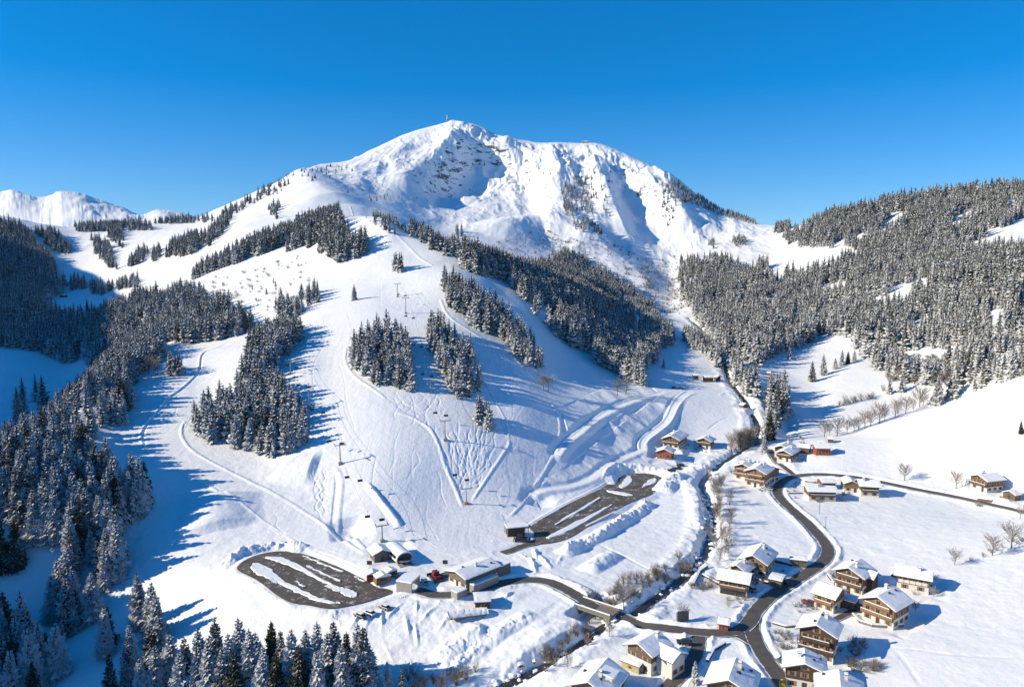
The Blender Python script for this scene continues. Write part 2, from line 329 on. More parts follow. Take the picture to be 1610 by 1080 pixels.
# snow-covered ways
TR1 = [(1043,617),(1000,628),(966,641),(933,661),(909,681),(886,698),(876,715)]
terrace(TR1, 3.2, blend=4); bank([(u-2, v-2.5) for u, v in TR1], .8, 2.2)
TR2 = [(1084,617),(1073,623),(1060,638),(1054,653),(1045,667),(1028,679),(1013,690),(1008,701),(1011,716),(1024,725),(1036,729)]
terrace(TR2, 5, blend=3); bank([(u-5, v-2) for u, v in TR2[:9]], 1.3, 2.5); bank([(u+6, v+2) for u, v in TR2[:8]], .8, 2)
terrace([(1006,708),(966,725),(946,738),(933,752),(899,765),(865,768),(842,775)], 3.0, blend=3)
TR4 = [(691,1049),(731,1019),(772,988),(832,955),(865,931)]
terrace(TR4, 7, blend=3); bank([(u-9, v-5) for u, v in TR4[:3]], 2.0, 4.5, rough=.5); bank([(u+8, v+8) for u, v in TR4[:4]], 1.3, 4, rough=.8)
terrace([(1075,735),(1060,745),(1048,758),(1052,738),(1036,729)], 6, blend=3)
bank([(939,854),(976,871),(1005,887),(1033,901)], -.6, 1.4)
bank([(1130,622),(1140,618)], 1, 3); bank([(1112,676),(1130,662),(1147,655)], -.7, 1.6)
bank([(1465,635),(1490,655),(1520,672),(1560,690),(1610,705)], -.5, 2.5)
bank([(1372,1010),(1400,1018),(1450,1021),(1500,1030),(1610,1033)], -.35, 2.2); bank([(1410,1022),(1430,1050),(1450,1080)], -.3, 1.8)
bank([(1465,935),(1440,955),(1422,1000)], -.5, 2.5)
# ------------------------------------------------------------------ creek
CREEKPX = [(1085,500),(1112,522),(1138,560),(1148,600),(1180,640),(1195,672),(1175,700),(1133,724),(1106,748),(1100,762),(1111,779),(1118,806),(1118,833),(1111,861),(1087,888),(1060,912),(1016,941),(993,961),(946,972),(916,998),(872,1022),(825,1049),(778,1078),(740,1100)]
CW = wpath(CREEKPX, 2)
CW = [Vector(p) for p in densify([tuple(p) for p in CW], 2.5)]
cz = np.array([float(height(p.x, p.y)) for p in CW]); cz = np.convolve(np.pad(cz, 12, mode='edge'), np.ones(25)/25, 'valid')
cz = np.minimum.accumulate(cz)-2.2
for p, q in zip(CW, cz): p.z = q
sl, D, S, ZP, SG, L = path_field(CW, 14)
bn = fbm(XX[sl]/5, YY[sl]/5, 3, 111)
wd = (1.2+1.3*bn)*np.where(YY[sl] > 350, .55, 1)
f = 1-sstep(wd, wd+3.8, D); Z[sl] = Z[sl]*(1-f)+np.minimum(Z[sl], ZP-.4)*f
Z[sl] += .5*np.exp(-((D-8)/2.5)**2)*(1+bn*1.5)+sstep(7, 2, D)*.7*fbm(XX[sl]/2.2, YY[sl]/2.2, 2, 113)
# ------------------------------------------------------------------ roads and parking areas
ROADS = {}
ROADS['main'] = [(655,927),(664,929),(681,935),(714,935),(748,926),(792,915),(832,910),(859,913),(882,921),(909,938),(939,955),(973,970),(1004,978),(1038,986),(1077,991),(1113,994),(1144,994),(1166,989),(1180,976),(1185,964),(1197,950),(1216,933),(1238,920),(1256,908),(1280,893),(1296,882),(1303,868),(1300,856),(1285,838),(1267,819),(1250,805),(1233,790),(1222,777),(1221,767),(1230,756),(1245,748.5),(1267,746),(1292,745),(1322,747),(1350,750),(1385,757),(1436,768),(1504,781),(1555,792),(1607,804),(1670,818)]
ROADS['up'] = [(1249,747.5),(1238,738),(1223,727),(1215,717),(1211,706)]
ROADS['south'] = [(1182,973),(1181,988),(1188,1008),(1202,1032),(1221,1058),(1240,1086),(1262,1120)]
ROADS['south2'] = [(1140,994),(1160,997),(1178,1006),(1190,1014)]
ROADS['lane'] = [(1098,993),(1099,1010),(1094,1030),(1082,1049),(1062,1068),(1046,1084),(1020,1110)]
ROADS['drive'] = [(1300,978),(1316,972),(1333,964),(1357,950)]
ROADS['link'] = [(790,869),(806,864),(822,858),(848,850)]
ROADW = dict(main=4.5, up=2.8, south=4.4, south2=3.0, lane=3.8, drive=2.2, link=3.6)
road_paths = {}
for k in ROADS:
    w = ROADW[k]
    road_paths[k] = terrace(ROADS[k], w, drop=.22, blend=2.2, win=13 if k == 'main' else 7)
def road_banks():
    for k, P in road_paths.items():
        w = ROADW[k]
        if k in ('drive', 'south2', 'link'): continue
        sl, D, S, ZP, SG, L = path_field(P, w/2+4)
        x, y = XX[sl], YY[sl]
        ok = np.ones(D.shape)
        for k2, P2_ in road_paths.items():
            if k2 == k: continue
            sl2, D2, *_ = path_field(P2_, ROADW[k2]/2+3)
            full = np.full(Z.shape, 99.0); full[sl2] = D2; ok = ok*sstep(ROADW[k2]/2+.3, ROADW[k2]/2+2, full[sl])
        h = .7*np.clip(.8+.7*fbm(x/3, y/3, 3, 201)+.4*fbm(x/14, y/14, 2, 203), .15, 2)
        Z[sl] += ok*h*np.exp(-((D-w/2-1.7)/.95)**2)*np.clip(np.minimum(S, L-S)/5, 0, 1)
road_banks()
ZP5 = dict(ox=350, oy=820, k=4.6)
LOT1 = pl([(1225,490),(1100,470),(1050,430),(950,380),(850,330),(700,270),(600,235),(480,210),(350,215),(240,240),(150,280),(95,330),(120,360),(200,395),(280,440),(400,540),(500,590),(620,600),(700,620),(800,630),(900,610),(1000,590),(1100,560),(1180,530),(1225,515)], **ZP5)
ISL1 = [pl([(200,300),(240,280),(330,310),(390,360),(400,400),(480,440),(560,480),(640,520),(720,560),(800,580),(880,580),(860,600),(780,600),(700,585),(620,560),(540,520),(440,470),(350,420),(280,400),(210,370),(185,330)], **ZP5),
        pl([(250,262),(330,240),(440,245),(520,290),(600,335),(680,385),(760,430),(840,470),(900,490),(960,480),(1000,520),(990,550),(930,560),(850,540),(870,510),(800,480),(720,440),(640,400),(560,350),(480,325),(400,290),(320,268)], **ZP5),
        pl([(540,232),(640,262),(720,300),(800,328),(900,372),(890,382),(780,338),(680,292),(600,262)], **ZP5),
        pl([(920,385),(1000,412),(1060,440),(1040,448),(960,415)], **ZP5),
        pl([(560,300),(640,330),(720,370),(800,410),(880,440),(860,446),(760,400),(660,350)], **ZP5),
        pl([(330,395),(420,460),(410,468),(320,405)], **ZP5),
        pl([(720,450),(800,470),(880,510),(860,520),(780,500),(730,470)], **ZP5),
        pl([(500,420),(560,440),(620,480),(600,486),(530,450)], **ZP5)]
LOT2 = pl([(890,1040),(1000,975),(1100,920),(1210,870),(1270,840),(1300,800),(1370,782),(1440,785),(1500,795),(1535,815),(1520,850),(1470,890),(1400,910),(1300,960),(1180,1030)], **Z5)+[(899,844),(876,852),(845,856),(836,850),(842,838)]
ISL2 = [pl([(1000,1030),(1100,970),(1200,910),(1262,885),(1240,905),(1150,965),(1060,1015),(1000,1048)], **Z5), pl([(950,375),(1050,330),(1150,280),(1250,230),(1320,200),(1292,225),(1200,282),(1100,340),(1040,372),(960,392)], **ZB),
        pl([(1130,330),(1240,275),(1330,232),(1320,246),(1240,290),(1150,335)], **ZB), pl([(1235,858),(1300,868),(1360,880),(1410,888),(1395,902),(1320,890),(1250,875)], **Z5),
        pl([(1340,805),(1370,790),(1390,800),(1400,830),(1370,855),(1320,865),(1290,850),(1350,830)], **Z5), pl([(1440,815),(1490,800),(1520,815),(1500,835),(1440,855),(1400,862),(1450,838)], **Z5),
        pl([(940,1000),(1010,965),(1100,915),(1090,930),(1010,980),(950,1012)], **Z5)]
def flat_area(px, z, blend=4.0, drop=.22):
    P = [plane_hit(u, v, z) for u, v in px]; Q = P+[P[0]]
    sl, D, S, ZP, SG, L = path_field(Q, blend+1)
    full = np.full(Z.shape, 99.0); full[sl] = D
    ins = inpoly(XX, YY, [(p.x, p.y) for p in P])
    f = np.where(ins, 1, 1-sstep(0, blend, full)); Z[:] = Z*(1-f)+(z-drop)*f
    return P, ins, full
LZ = []
for px in (LOT1, LOT2):
    zs = sorted(float(hit(u, v).z) for u, v in px); LZ.append(zs[len(zs)//2])
zr = min(road_paths['main'], key=lambda p: (p.x-road_paths['main'][0].x)**2).z
lotP1, _, d1 = flat_area(LOT1, LZ[0]); lotP2, _, d2 = flat_area(LOT2, LZ[1])
# ploughed banks round the parking areas
lotc = [(389,881),(371,888),(361,895),(370,905),(395,920),(430,945),(455,962),(500,968)]
bank([(352,893),(362,880),(385,869),(410,862),(430,858),(455,858),(480,864)], 1.5, 3.6, rough=1.3, seed=5)
bank([(480,864),(520,878),(560,896),(585,908)], .6, 1.8, rough=.6)
bank([(352,893),(372,906),(400,922),(430,944),(460,958),(500,966),(560,962),(610,948)], 1.1, 2.8, rough=1.1, seed=8)
bank(pl([(1468,212),(1440,232),(1395,268),(1275,340),(1195,382),(1115,424),(1045,455)], **ZB), 2.6, 4.6, rough=.6, seed=9)
bank(pl([(1310,450),(1240,490),(1160,535)], **ZB), 2.2, 5, rough=.2, seed=10)
bank([(829,826),(865,804),(899,786),(936,769),(956,759)], .8, 2); bank([(956,762),(963,745),(988,736),(1015,738),(1040,742),(1055,750)], 1.6, 4, rough=.8, seed=12)
for u, v, r in [(842,872,7),(856,884,8),(838,888,8),(822,875,4),(868,905,4),(880,880,5),(1100,735,7),(1085,740,5),(1116,742,6),(1120,730,5),(655,955,5),(700,975,6),(672,965,6),(640,985,7),(620,960,5),(600,975,6),(655,1000,6),(1070,757,5),(560,975,5),(575,985,6),(530,975,4),(690,948,3),(760,945,5),(800,935,4)]:
    bank([(u-r*.8, v), (u+r*.8, v+random.uniform(-3, 3))], random.uniform(1.4, 2.8), r, rough=.9, seed=int(u))
bank([(880,905),(905,917),(935,934),(960,947)], 1.0, 3, rough=1.2, seed=33)
bank([(1075,690),(1100,708),(1125,712)], 1.3, 4, rough=1, seed=34); bank([(1040,775),(1052,760),(1068,745)], 2.4, 6, rough=.5, seed=35)
bank([(1085,755),(1092,770),(1098,790),(1103,815),(1103,835)], 1.4, 6, rough=.2, seed=36)
# ------------------------------------------------------------------ buildings: where they stand (ridge end pixels, roof width, wall height)
# name, front ridge px, back ridge px, width, wall height, pitch deg, options, label
HS = [
 ('chalet',(924,1071.6),(956.8,1033),11.5,5.2,24,dict(bal='front',wood=1,dormer=1),'big chalet with a roof dormer at the bottom edge left of the lane'),
 ('chalet',(1002,1011),(1037,991),9.5,5.4,23,dict(white=1,bal='',wing=1),'white L-shaped house south of the road beside a low beige shed'),
 ('chalet',(1145,1068),(1158,1033),12,4.8,24,dict(bal='front',vents=1),'wide snowy roof at the bottom edge between the lane and the south road'),
 ('chalet',(1283.5,982),(1294.5,961),10.5,7.4,24,dict(bal='front2',dark=1),'tall three-storey white chalet with two dark balconies casting a big square shadow'),
 ('barn',(1266,1041.5),(1265,1019),10.5,5.2,20,dict(bal='',dark=1),'dark wooden barn with a yellow tank below the tall three-storey chalet'),
 ('chalet',(1322,1081),(1319,1051),11,5.2,22,dict(bal='',orange=1),'orange-fronted chalet roof cut by the bottom edge of the picture'),
 ('chalet',(1325,926),(1285,913.5),9.5,4.8,22,dict(bal='side',orange=1,white=1),'long white house with orange wood upper storey beside the main road bend'),
 ('chalet',(1333.5,892),(1354,878),10.5,6.0,24,dict(bal='front2',cross=1),'chalet with a cross gable and carved balconies above the long white house'),
 ('barn',(1467,897.5),(1406,887),9,4.6,20,dict(bal='',panels=1),'long brown farmhouse with white panels at the edge of the big snowfield'),
 ('chalet',(1379,937.5),(1409,921.6),11,5.8,24,dict(bal='front2',orange=1),'bright orange wood chalet with balconies above a curved terrace wall'),
 ('chalet',(1182.7,872.5),(1200.7,852.5),10.5,4.6,26,dict(bal='',orange=1),'tall-roofed wooden house inside the road bend, furthest back of its group'),
 ('barn',(1157.4,888),(1173,877.3),7.5,3.4,26,dict(bal=''),'small gabled outbuilding between the tall-roofed house and the arcaded house'),
 ('chalet',(1182.7,901.9),(1129.7,892.7),9.5,4.8,20,dict(bal='side',arc=1),'long house with dark wood upstairs and white arches beside the creek field'),
 ('chalet',(1314,764),(1265,763),9,4.2,18,dict(bal='side'),'long low roofed guesthouse inside the loop of the road'),
 ('chalet',(1311,752),(1288,752),7,3,18,dict(bal=''),'small snow-roofed house just behind the long guesthouse'),
 ('barn',(1383,755),(1347,753),9.5,4.8,22,dict(bal='side',white=1),'farmhouse with a deep wooden upper storey beside the field road'),
 ('chalet',(1340,756),(1333,746.7),7,3.6,24,dict(bal='',orange=1),'little orange-gabled house between the guesthouse and the farmhouse'),
 ('chalet',(1536.6,755),(1567,751.5),10,5.0,22,dict(bal='front'),'lone chalet with a brown gable above the field road on the far right'),
 ('barn',(1586,772),(1597,770),6,2.2,24,dict(bal=''),'low sheds right of the lone chalet on the far right'),
 ('barn',(1306,700.5),(1278,700),8,3.6,20,dict(bal='',red=1),'red-brown barn at the right end of the upper hamlet'),
 ('chalet',(1231.7,708.3),(1246.7,700),9,3.8,22,dict(bal='front'),'chalet at the front of the upper hamlet beside the narrow road'),
 ('barn',(1228,700),(1239,693.5),9,3.4,22,dict(bal='',dark=1),'dark barn behind the front chalet of the upper hamlet'),
 ('barn',(1275,699),(1257,697),7,2.8,20,dict(bal=''),'low shed in the middle of the upper hamlet'),
 ('hut',(1310,686.5),(1302,686),4.5,1.8,22,dict(bal=''),'tiny snow-covered hut above the red-brown barn'),
 ('chalet',(1106,687.8),(1113.5,683),9.5,4.2,22,dict(bal='front'),'right one of the two white chalets below the curved snow road'),
 ('chalet',(1054,686.9),(1069,677.6),11,4.8,22,dict(bal='front'),'larger left white chalet below the curved snow road'),
 ('barn',(1044,706.3),(1049.5,700.5),9.5,3.4,22,dict(bal='',red=1),'red wooden barn in front of the two white chalets'),
 ('hut',(1121,590),(1106,590),6.5,3.2,20,dict(bal='',dark=1),'wooden hut at the edge of the blue shade in the upper valley'),
 ('hut',(1098,588),(1089,588),5,3.6,20,dict(bal='',dark=1),'dark square hut left of the wooden hut in the upper valley'),
 ('hut',(1131,591),(1125,590),4.5,2.6,20,dict(bal='',dark=1),'small dark hut right of the wooden hut in the upper valley'),
 ('hut',(1213,584.5),(1206,584),4,2.0,20,dict(bal='',red=1),'tiny red hut on the bright field below the right forest'),
 ('hut',(1173,636.5),(1165,635),5,1.6,22,dict(bal=''),'half-buried hay hut on the rounded hill above the creek'),
 ('hut',(1148,973),(1129,970),4.6,2.0,18,dict(bal='',red=1),'low log cabin beside the road junction'),
 ('hut',(602,864),(591.5,853),7.6,2.7,22,dict(bal='',grey=1),'small white-roofed hut left of the lift station'),
 ('lodge',(715,898),(772,876.5),10.5,3.7,13,dict(bal='',grey=1),'long ski lodge with a white metal-edged roof above the road'),
 ('hut',(97,476),(104,475),5,2.2,22,dict(bal='',dark=1),'tiny barn in the blue bowl on the far left'),
 ('hut',(1260,874.5),(1251,873.5),4.5,2.2,12,dict(bal='',grey=1),'small flat shed on the inside of the road bend'),
 ('hut',(1229,906),(1215,903),6,2.4,6,dict(bal='',grey=1),'carport with a flat snowy roof beside the arcaded house'),
 ('hut',(1339,938),(1329,935),5.5,2.4,8,dict(bal=''),'flat-roofed annex at the right end of the orange and white house'),
 ('hut',(767,933),(748,934),7,2.2,14,dict(bal='',dark=1),'snow-buried shed below the road opposite the lodge'),
 ('hut',(1000,1036),(992,1033),4.5,2.0,8,dict(bal='',beige=1),'low beige shed in front of the white L-shaped house'),
]
HOTEL = [((1167,729),(1178,721.5),10,6.2,22),((1187,736),(1201,726.5),11,6.8,22),((1219,733.5),(1176,722.5),11,5.6,20)]
def place_house(fr, bk, w, hw, pitch):
    rise = w/2*math.tan(math.radians(pitch)); vm = (fr[1]+bk[1])/2; um = (fr[0]+bk[0])/2
    p = hit(um, vm+4); zg = p.z
    for _ in range(4):
        zr_ = zg+hw+rise+.4; a = plane_hit(*fr, zr_) if zr_ < CAMZ-8 else p+Vector((-3, 0, 0)); b = plane_hit(*bk, zr_) if zr_ < CAMZ-8 else p+Vector((3, 0, 0))
        c = (a+b)/2; zg = float(height(c.x, c.y))
    if (b-a).length > 34 or c.y > 900 or (b-a).length < 2.5:
        d = (b-a); d.z = 0; d = d.normalized() if d.length > .1 else Vector((1, 0, 0)); L = min(max((b-a).length, 6), 30)
    else: d = (b-a); L = max(d.length, w*.75); d.normalize()
    return c.x, c.y, zg, d, L
pads = []
def pad(x, y, z, d, L, w):
    s = Vector((-d.y, d.x, 0)); ex = (XX-x)*d.x+(YY-y)*d.y; ey = (XX-x)*s.x+(YY-y)*s.y
    k = np.maximum(np.maximum(np.abs(ex)-L/2, np.abs(ey)-w/2), 0)
    f = 1-sstep(.3, 5, k); Z[:] = Z*(1-f)+z*f
HP = []
for h in HS:
    x, y, z, d, L = place_house(h[1], h[2], h[3], h[4], h[5]); HP.append((x, y, z, d, L)); pads.append((x, y, z, d, L, h[3]))
HHP = []
zh = None
for a, b, w, hw, pt in HOTEL:
    x, y, z, d, L = place_house(a, b, w, hw, pt); zh = z if zh is None else zh; HHP.append((x, y, zh, d, L))
x, y, z, d, L = HHP[2]; pads.append((x, y-4, zh, d, L+6, 22))
ST = place_house((634,854), (612.8,836.4), 8, 5, 30); ST = (ST[0]+.6, ST[1], ST[2], ST[3], 12.0); pads.append((*ST[:3], ST[3], 18, 9))
mroadpts = np.array([(p.x, p.y) for P in road_paths.values() for p in P])
Zroad = Z.copy()
for q in pads: pad(*q)
for k, P in road_paths.items():      # the roads keep their own level where a levelled yard reaches them
    sl, D, S, ZPp, SG, L = path_field(P, ROADW[k]/2+3.5); f = 1-sstep(ROADW[k]/2+.3, ROADW[k]/2+3, D); Z[sl] = Z[sl]*(1-f)+Zroad[sl]*f
# the creek passes under the road bridge
BR = min(road_paths['main'], key=lambda p: (Vector((p.x, p.y, 0))-Vector((*hit(928,958)[:2], 0))).length)
bi = road_paths['main'].index(BR)
BRD = (road_paths['main'][bi+3]-road_paths['main'][bi-3]); BRD.z = 0; BRD.normalize(); BRS = Vector((-BRD.y, BRD.x, 0))
cc = min(CW, key=lambda p: (p.x-BR.x)**2+(p.y-BR.y)**2); zc = cc.z
ex = (XX-BR.x)*BRD.x+(YY-BR.y)*BRD.y; ey = (XX-BR.x)*BRS.x+(YY-BR.y)*BRS.y
f = (1-sstep(3.6, 6.2, np.abs(ex)))*(1-sstep(6, 11, np.abs(ey))); BRZ = BR.z
Z[:] = Z*(1-f)+np.minimum(Z, BRZ-3.4)*f
# ------------------------------------------------------------------ materials
def nmat(name, base=(.8,.8,.8), rough=.6):
    m = bpy.data.materials.new(name); m.use_nodes = True
    b = m.node_tree.nodes['Principled BSDF']; b.inputs['Base Color'].default_value = (*base, 1); b.inputs['Roughness'].default_value = rough
    return m, m.node_tree, b
def node(nt, typ, **kw):
    n = nt.nodes.new(typ)
    for k, v in kw.items():
        if k in n.inputs: n.inputs[k].default_value = v
        else: setattr(n, k, v)
    return n
def link(nt, a, b): nt.links.new(a, b)
def noise(nt, scale, detail=4, rough=.55, vec=None):
    n = node(nt, 'ShaderNodeTexNoise'); n.inputs['Scale'].default_value = scale; n.inputs['Detail'].default_value = detail; n.inputs['Roughness'].default_value = rough
    if vec is not None: link(nt, vec, n.inputs['Vector'])
    return n.outputs['Fac']
def ramp(nt, fac, stops, interp='LINEAR'):
    r = node(nt, 'ShaderNodeValToRGB'); r.color_ramp.interpolation = interp
    el = r.color_ramp.elements
    while len(el) < len(stops): el.new(.5)
    for e, (p, c) in zip(el, stops): e.position = p; e.color = (*c, 1) if len(c) == 3 else (c[0],)*3+(1,)
    link(nt, fac, r.inputs['Fac']); return r.outputs['Color']
def math_(nt, op, a, b=None, clamp=False):
    n = node(nt, 'ShaderNodeMath', operation=op); n.use_clamp = clamp
    for i, x in enumerate((a, b)):
        if x is None: continue
        if isinstance(x, (int, float)): n.inputs[i].default_value = x
        else: link(nt, x, n.inputs[i])
    return n.outputs[0]
def mixc(nt, fac, a, b):
    n = node(nt, 'ShaderNodeMix', data_type='RGBA')
    for s, x in ((n.inputs['Factor'], fac), (n.inputs[6], a), (n.inputs[7], b)):
        if isinstance(x, tuple): s.default_value = (*x, 1)
        elif isinstance(x, (int, float)): s.default_value = x
        else: link(nt, x, s)
    return n.outputs[2]
def bump(nt, h, strength, dist, bsdf):
    n = node(nt, 'ShaderNodeBump'); n.inputs['Strength'].default_value = strength; n.inputs['Distance'].default_value = dist
    link(nt, h, n.inputs['Height']); link(nt, n.outputs[0], bsdf.inputs['Normal']); return n
def geo(nt, out): return node(nt, 'ShaderNodeNewGeometry').outputs[out]
SNOW = (.86, .87, .89)
def snow_terrain():
    m, nt, b = nmat('snow', SNOW, .55)
    pos = geo(nt, 'Position')
    g = node(nt, 'ShaderNodeAttribute', attribute_name='groom'); rk = node(nt, 'ShaderNodeAttribute', attribute_name='rock')
    mp = node(nt, 'ShaderNodeMapping'); mp.inputs['Scale'].default_value = (1.1, .10, .3); mp.inputs['Rotation'].default_value = (0, 0, .12); link(nt, pos, mp.inputs['Vector'])
    comb = noise(nt, .5, 4, .6, mp.outputs[0])
    soft = noise(nt, .35, 5, .6, pos); big = noise(nt, .03, 4, .55, pos)
    c1 = mixc(nt, math_(nt, 'MULTIPLY', g.outputs['Fac'], .85), SNOW, ramp(nt, comb, [(.32, (.75,.775,.82)), (.62, (.87,.88,.90))]))
    c2 = mixc(nt, ramp(nt, big, [(.35, (0,)), (.7, (1,))]), c1, (.84,.855,.885))
    c2 = mixc(nt, .5, c1, c2)
    rmp = node(nt, 'ShaderNodeMapping'); rmp.inputs['Scale'].default_value = (1, 1, 3.2); link(nt, pos, rmp.inputs['Vector']); rn = noise(nt, .035, 8, .68, rmp.outputs[0]); rn2 = noise(nt, .6, 4, .6, pos)
    rockc = ramp(nt, rn2, [(.3, (.05,.05,.052)), (.7, (.15,.145,.14))])
    rm = math_(nt, 'ADD', math_(nt, 'MINIMUM', rk.outputs['Fac'], .48), math_(nt, 'MULTIPLY', math_(nt, 'SUBTRACT', rn, .5), 2.0))
    rm = ramp(nt, rm, [(.52, (0,)), (.62, (1,))])
    link(nt, mixc(nt, rm, c2, rockc), b.inputs['Base Color'])
    h = math_(nt, 'ADD', math_(nt, 'MULTIPLY', soft, 1.0), math_(nt, 'MULTIPLY', math_(nt, 'MULTIPLY', comb, g.outputs['Fac']), .5))
    bump(nt, h, .55, .55, b)
    return m
msnow = snow_terrain()
def simple_snow():
    m, nt, b = nmat('roof_snow', SNOW, .6)
    bump(nt, noise(nt, .9, 4, .6, geo(nt, 'Position')), .4, .25, b); return m
mroofsnow = simple_snow()
def asphalt():
    m, nt, b = nmat('asphalt', (.06,.055,.05), .75)
    pos = geo(nt, 'Position')
    n1 = noise(nt, .35, 5, .65, pos); n2 = noise(nt, 1.5, 5, .7, pos); n3 = noise(nt, .11, 3, .5, pos)
    c = ramp(nt, n1, [(.3, (.062,.053,.044)), (.7, (.135,.112,.090))])
    c = mixc(nt, ramp(nt, n3, [(.4, (0,)), (.65, (.7,))]), c, (.13,.118,.102))
    mk = ramp(nt, math_(nt, 'ADD', math_(nt, 'MULTIPLY', n1, .5), math_(nt, 'MULTIPLY', n2, .5)), [(.565, (0,)), (.60, (.85,))])
    link(nt, mixc(nt, mk, c, (.7,.71,.73)), b.inputs['Base Color']); bump(nt, n2, .3, .1, b)
    return m
masph = asphalt()
def road_mat():
    m, nt, b = nmat('road_asphalt', (.07,.065,.06), .7)
    pos = geo(nt, 'Position'); uv = node(nt, 'ShaderNodeAttribute', attribute_name='across')
    n1 = noise(nt, .4, 5, .65, pos); n2 = noise(nt, 2.0, 4, .7, pos)
    c = ramp(nt, n1, [(.3, (.075,.066,.060)), (.7, (.125,.110,.098))])
    e = math_(nt, 'ABSOLUTE', uv.outputs['Fac'])
    e = math_(nt, 'ADD', e, math_(nt, 'MULTIPLY', math_(nt, 'SUBTRACT', n1, .5), .5)); e = math_(nt, 'ADD', e, math_(nt, 'MULTIPLY', math_(nt, 'SUBTRACT', n2, .5), .25))
    k = ramp(nt, e, [(.86, (0,)), (.97, (1,))])
    link(nt, mixc(nt, k, c, (.72,.72,.73)), b.inputs['Base Color']); return m
mroad = road_mat()
# ------------------------------------------------------------------ terrain mesh
def grid_mesh(name, r0, r1):
    n = r1-r0
    V = np.stack([XX[r0:r1], YY[r0:r1], Z[r0:r1]], -1).reshape(-1, 3).astype(np.float32)
    i = (np.arange(n-1)[:, None]*NC+np.arange(NC-1)[None, :]).ravel()
    Fq = np.stack([i, i+1, i+NC+1, i+NC], 1).astype(np.int32)
    me = bpy.data.meshes.new(name); me.vertices.add(len(V)); me.vertices.foreach_set('co', V.ravel())
    me.loops.add(Fq.size); me.loops.foreach_set('vertex_index', Fq.ravel())
    me.polygons.add(len(Fq)); me.polygons.foreach_set('loop_start', np.arange(0, Fq.size, 4, dtype=np.int32)); me.polygons.foreach_set('use_smooth', np.ones(len(Fq), bool))
    me.update(calc_edges=True)
    o = bpy.data.objects.new(name, me); COL.objects.link(o); return o
dZr = np.gradient(Z, axis=0)/np.gradient(YY, axis=0); dZc = np.gradient(Z, axis=1)/np.gradient(XX, axis=1)
gx = dZc; gy = dZr-dZc*ac[None, :]      # along a column x changes too
slope = np.hypot(gx, gy)
rock = np.clip((slope-1.05)/1.0, 0, 1)*far
rock = np.maximum(rock, .55*sstep(3300, 3700, YY)*np.clip((slope-.7)/.8, 0, 1))
ter = grid_mesh('ground', 0, NR); ter['kind'] = 'structure'; ter.data.materials.append(msnow)
for nm, arr in (('groom', groom), ('rock', rock)):
    at = ter.data.attributes.new(nm, 'FLOAT', 'POINT'); at.data.foreach_set('value', arr.astype(np.float32).ravel())
def ribbon(name, P, w, mat, z=0, n=6, kind='structure', jit=0, seed=0):
    V, Fc, A = [], [], []
    rs = random.Random(seed)
    for i, p in enumerate(P):
        d = (P[min(i+1, len(P)-1)]-P[max(i-1, 0)]); d.z = 0; d.normalize(); s = Vector((-d.y, d.x, 0))
        ww = w*(1+jit*rs.uniform(-1, 1))
        for j in range(n+1):
            t = j/n*2-1; q = p+s*(t*ww/2); V.append((q.x, q.y, p.z+z)); A.append(t)
        if i:
            b0 = (i-1)*(n+1)
            for j in range(n): Fc.append((b0+j, b0+j+1, b0+n+1+j+1, b0+n+1+j))
    me = bpy.data.meshes.new(name); me.from_pydata(V, [], Fc); me.materials.append(mat)
    if Fc and me.polygons[0].normal.z < 0: me.flip_normals()
    at = me.attributes.new('across', 'FLOAT', 'POINT'); at.data.foreach_set('value', np.array(A, np.float32))
    o = bpy.data.objects.new(name, me); COL.objects.link(o); o['kind'] = kind; return o
zoff = {'main': .0, 'up': -.004, 'south': -.008, 'south2': -.016, 'lane': -.012, 'drive': -.02, 'link': -.02}
for k, P in road_paths.items(): ribbon('road', P, ROADW[k]+.3, mroad, zoff[k])
def poly_sheet(name, P, z, mat, kind='structure'):
    me = bpy.data.meshes.new(name); me.from_pydata([(p.x, p.y, z) for p in P], [], [list(range(len(P)))]); me.materials.append(mat)
    if me.polygons[0].normal.z < 0: me.flip_normals()
    o = bpy.data.objects.new(name, me); COL.objects.link(o); o['kind'] = kind; return o
def smooth_closed(P, it=2):
    for _ in range(it):
        Q = []
        for a, b in zip(P, P[1:]+P[:1]): Q += [a*.75+b*.25, a*.25+b*.75]
        P = Q
    return P
poly_sheet('parking_area', smooth_closed(lotP1), LZ[0], masph); poly_sheet('parking_area', smooth_closed(lotP2), LZ[1], masph)
def mound(name, P, z, h):
    rs = random.Random(len(P)); c0_ = sum(P, Vector())/len(P)
    n_ = len(P); P = [Vector(p)*.5+(P[i-1]+P[(i+1) % n_])*.25 for i, p in enumerate(P)]; P = smooth_closed([Vector(p) for p in P], 2)
    P = [p+Vector((rs.uniform(-.35, .35), rs.uniform(-.35, .35), 0)) for p in P]
    c = sum(P, Vector())/len(P); n = len(P)
    V = [(p.x, p.y, z-.05) for p in P]
    # inset ring along the outline normal
    R = []
    ar = sum(P[i].x*P[(i+1) % n].y-P[(i+1) % n].x*P[i].y for i in range(n))
    for i, p in enumerate(P):
        d = P[(i+2) % n]-P[i-2]; d.normalize(); s = Vector((-d.y, d.x, 0))*(1 if ar > 0 else -1)
        p.x += s.x*.3; p.y += s.y*.3; V[i] = (p.x+rs.uniform(-.25, .25), p.y+rs.uniform(-.25, .25), z-.05)
        R.append(p+s*.35)
    V += [(p.x, p.y, z+h*rs.uniform(.7, 1.2)) for p in R]
    Fc = [(i, (i+1) % n, n+(i+1) % n, n+i) for i in range(n)]+[list(range(n, 2*n))]
    if ar < 0: Fc = [tuple(reversed(f)) for f in Fc]
    me = bpy.data.meshes.new(name); me.from_pydata(V, [], Fc); me.materials.append(msnow)
    o = bpy.data.objects.new(name, me); COL.objects.link(o); o['kind'] = 'structure'; return o
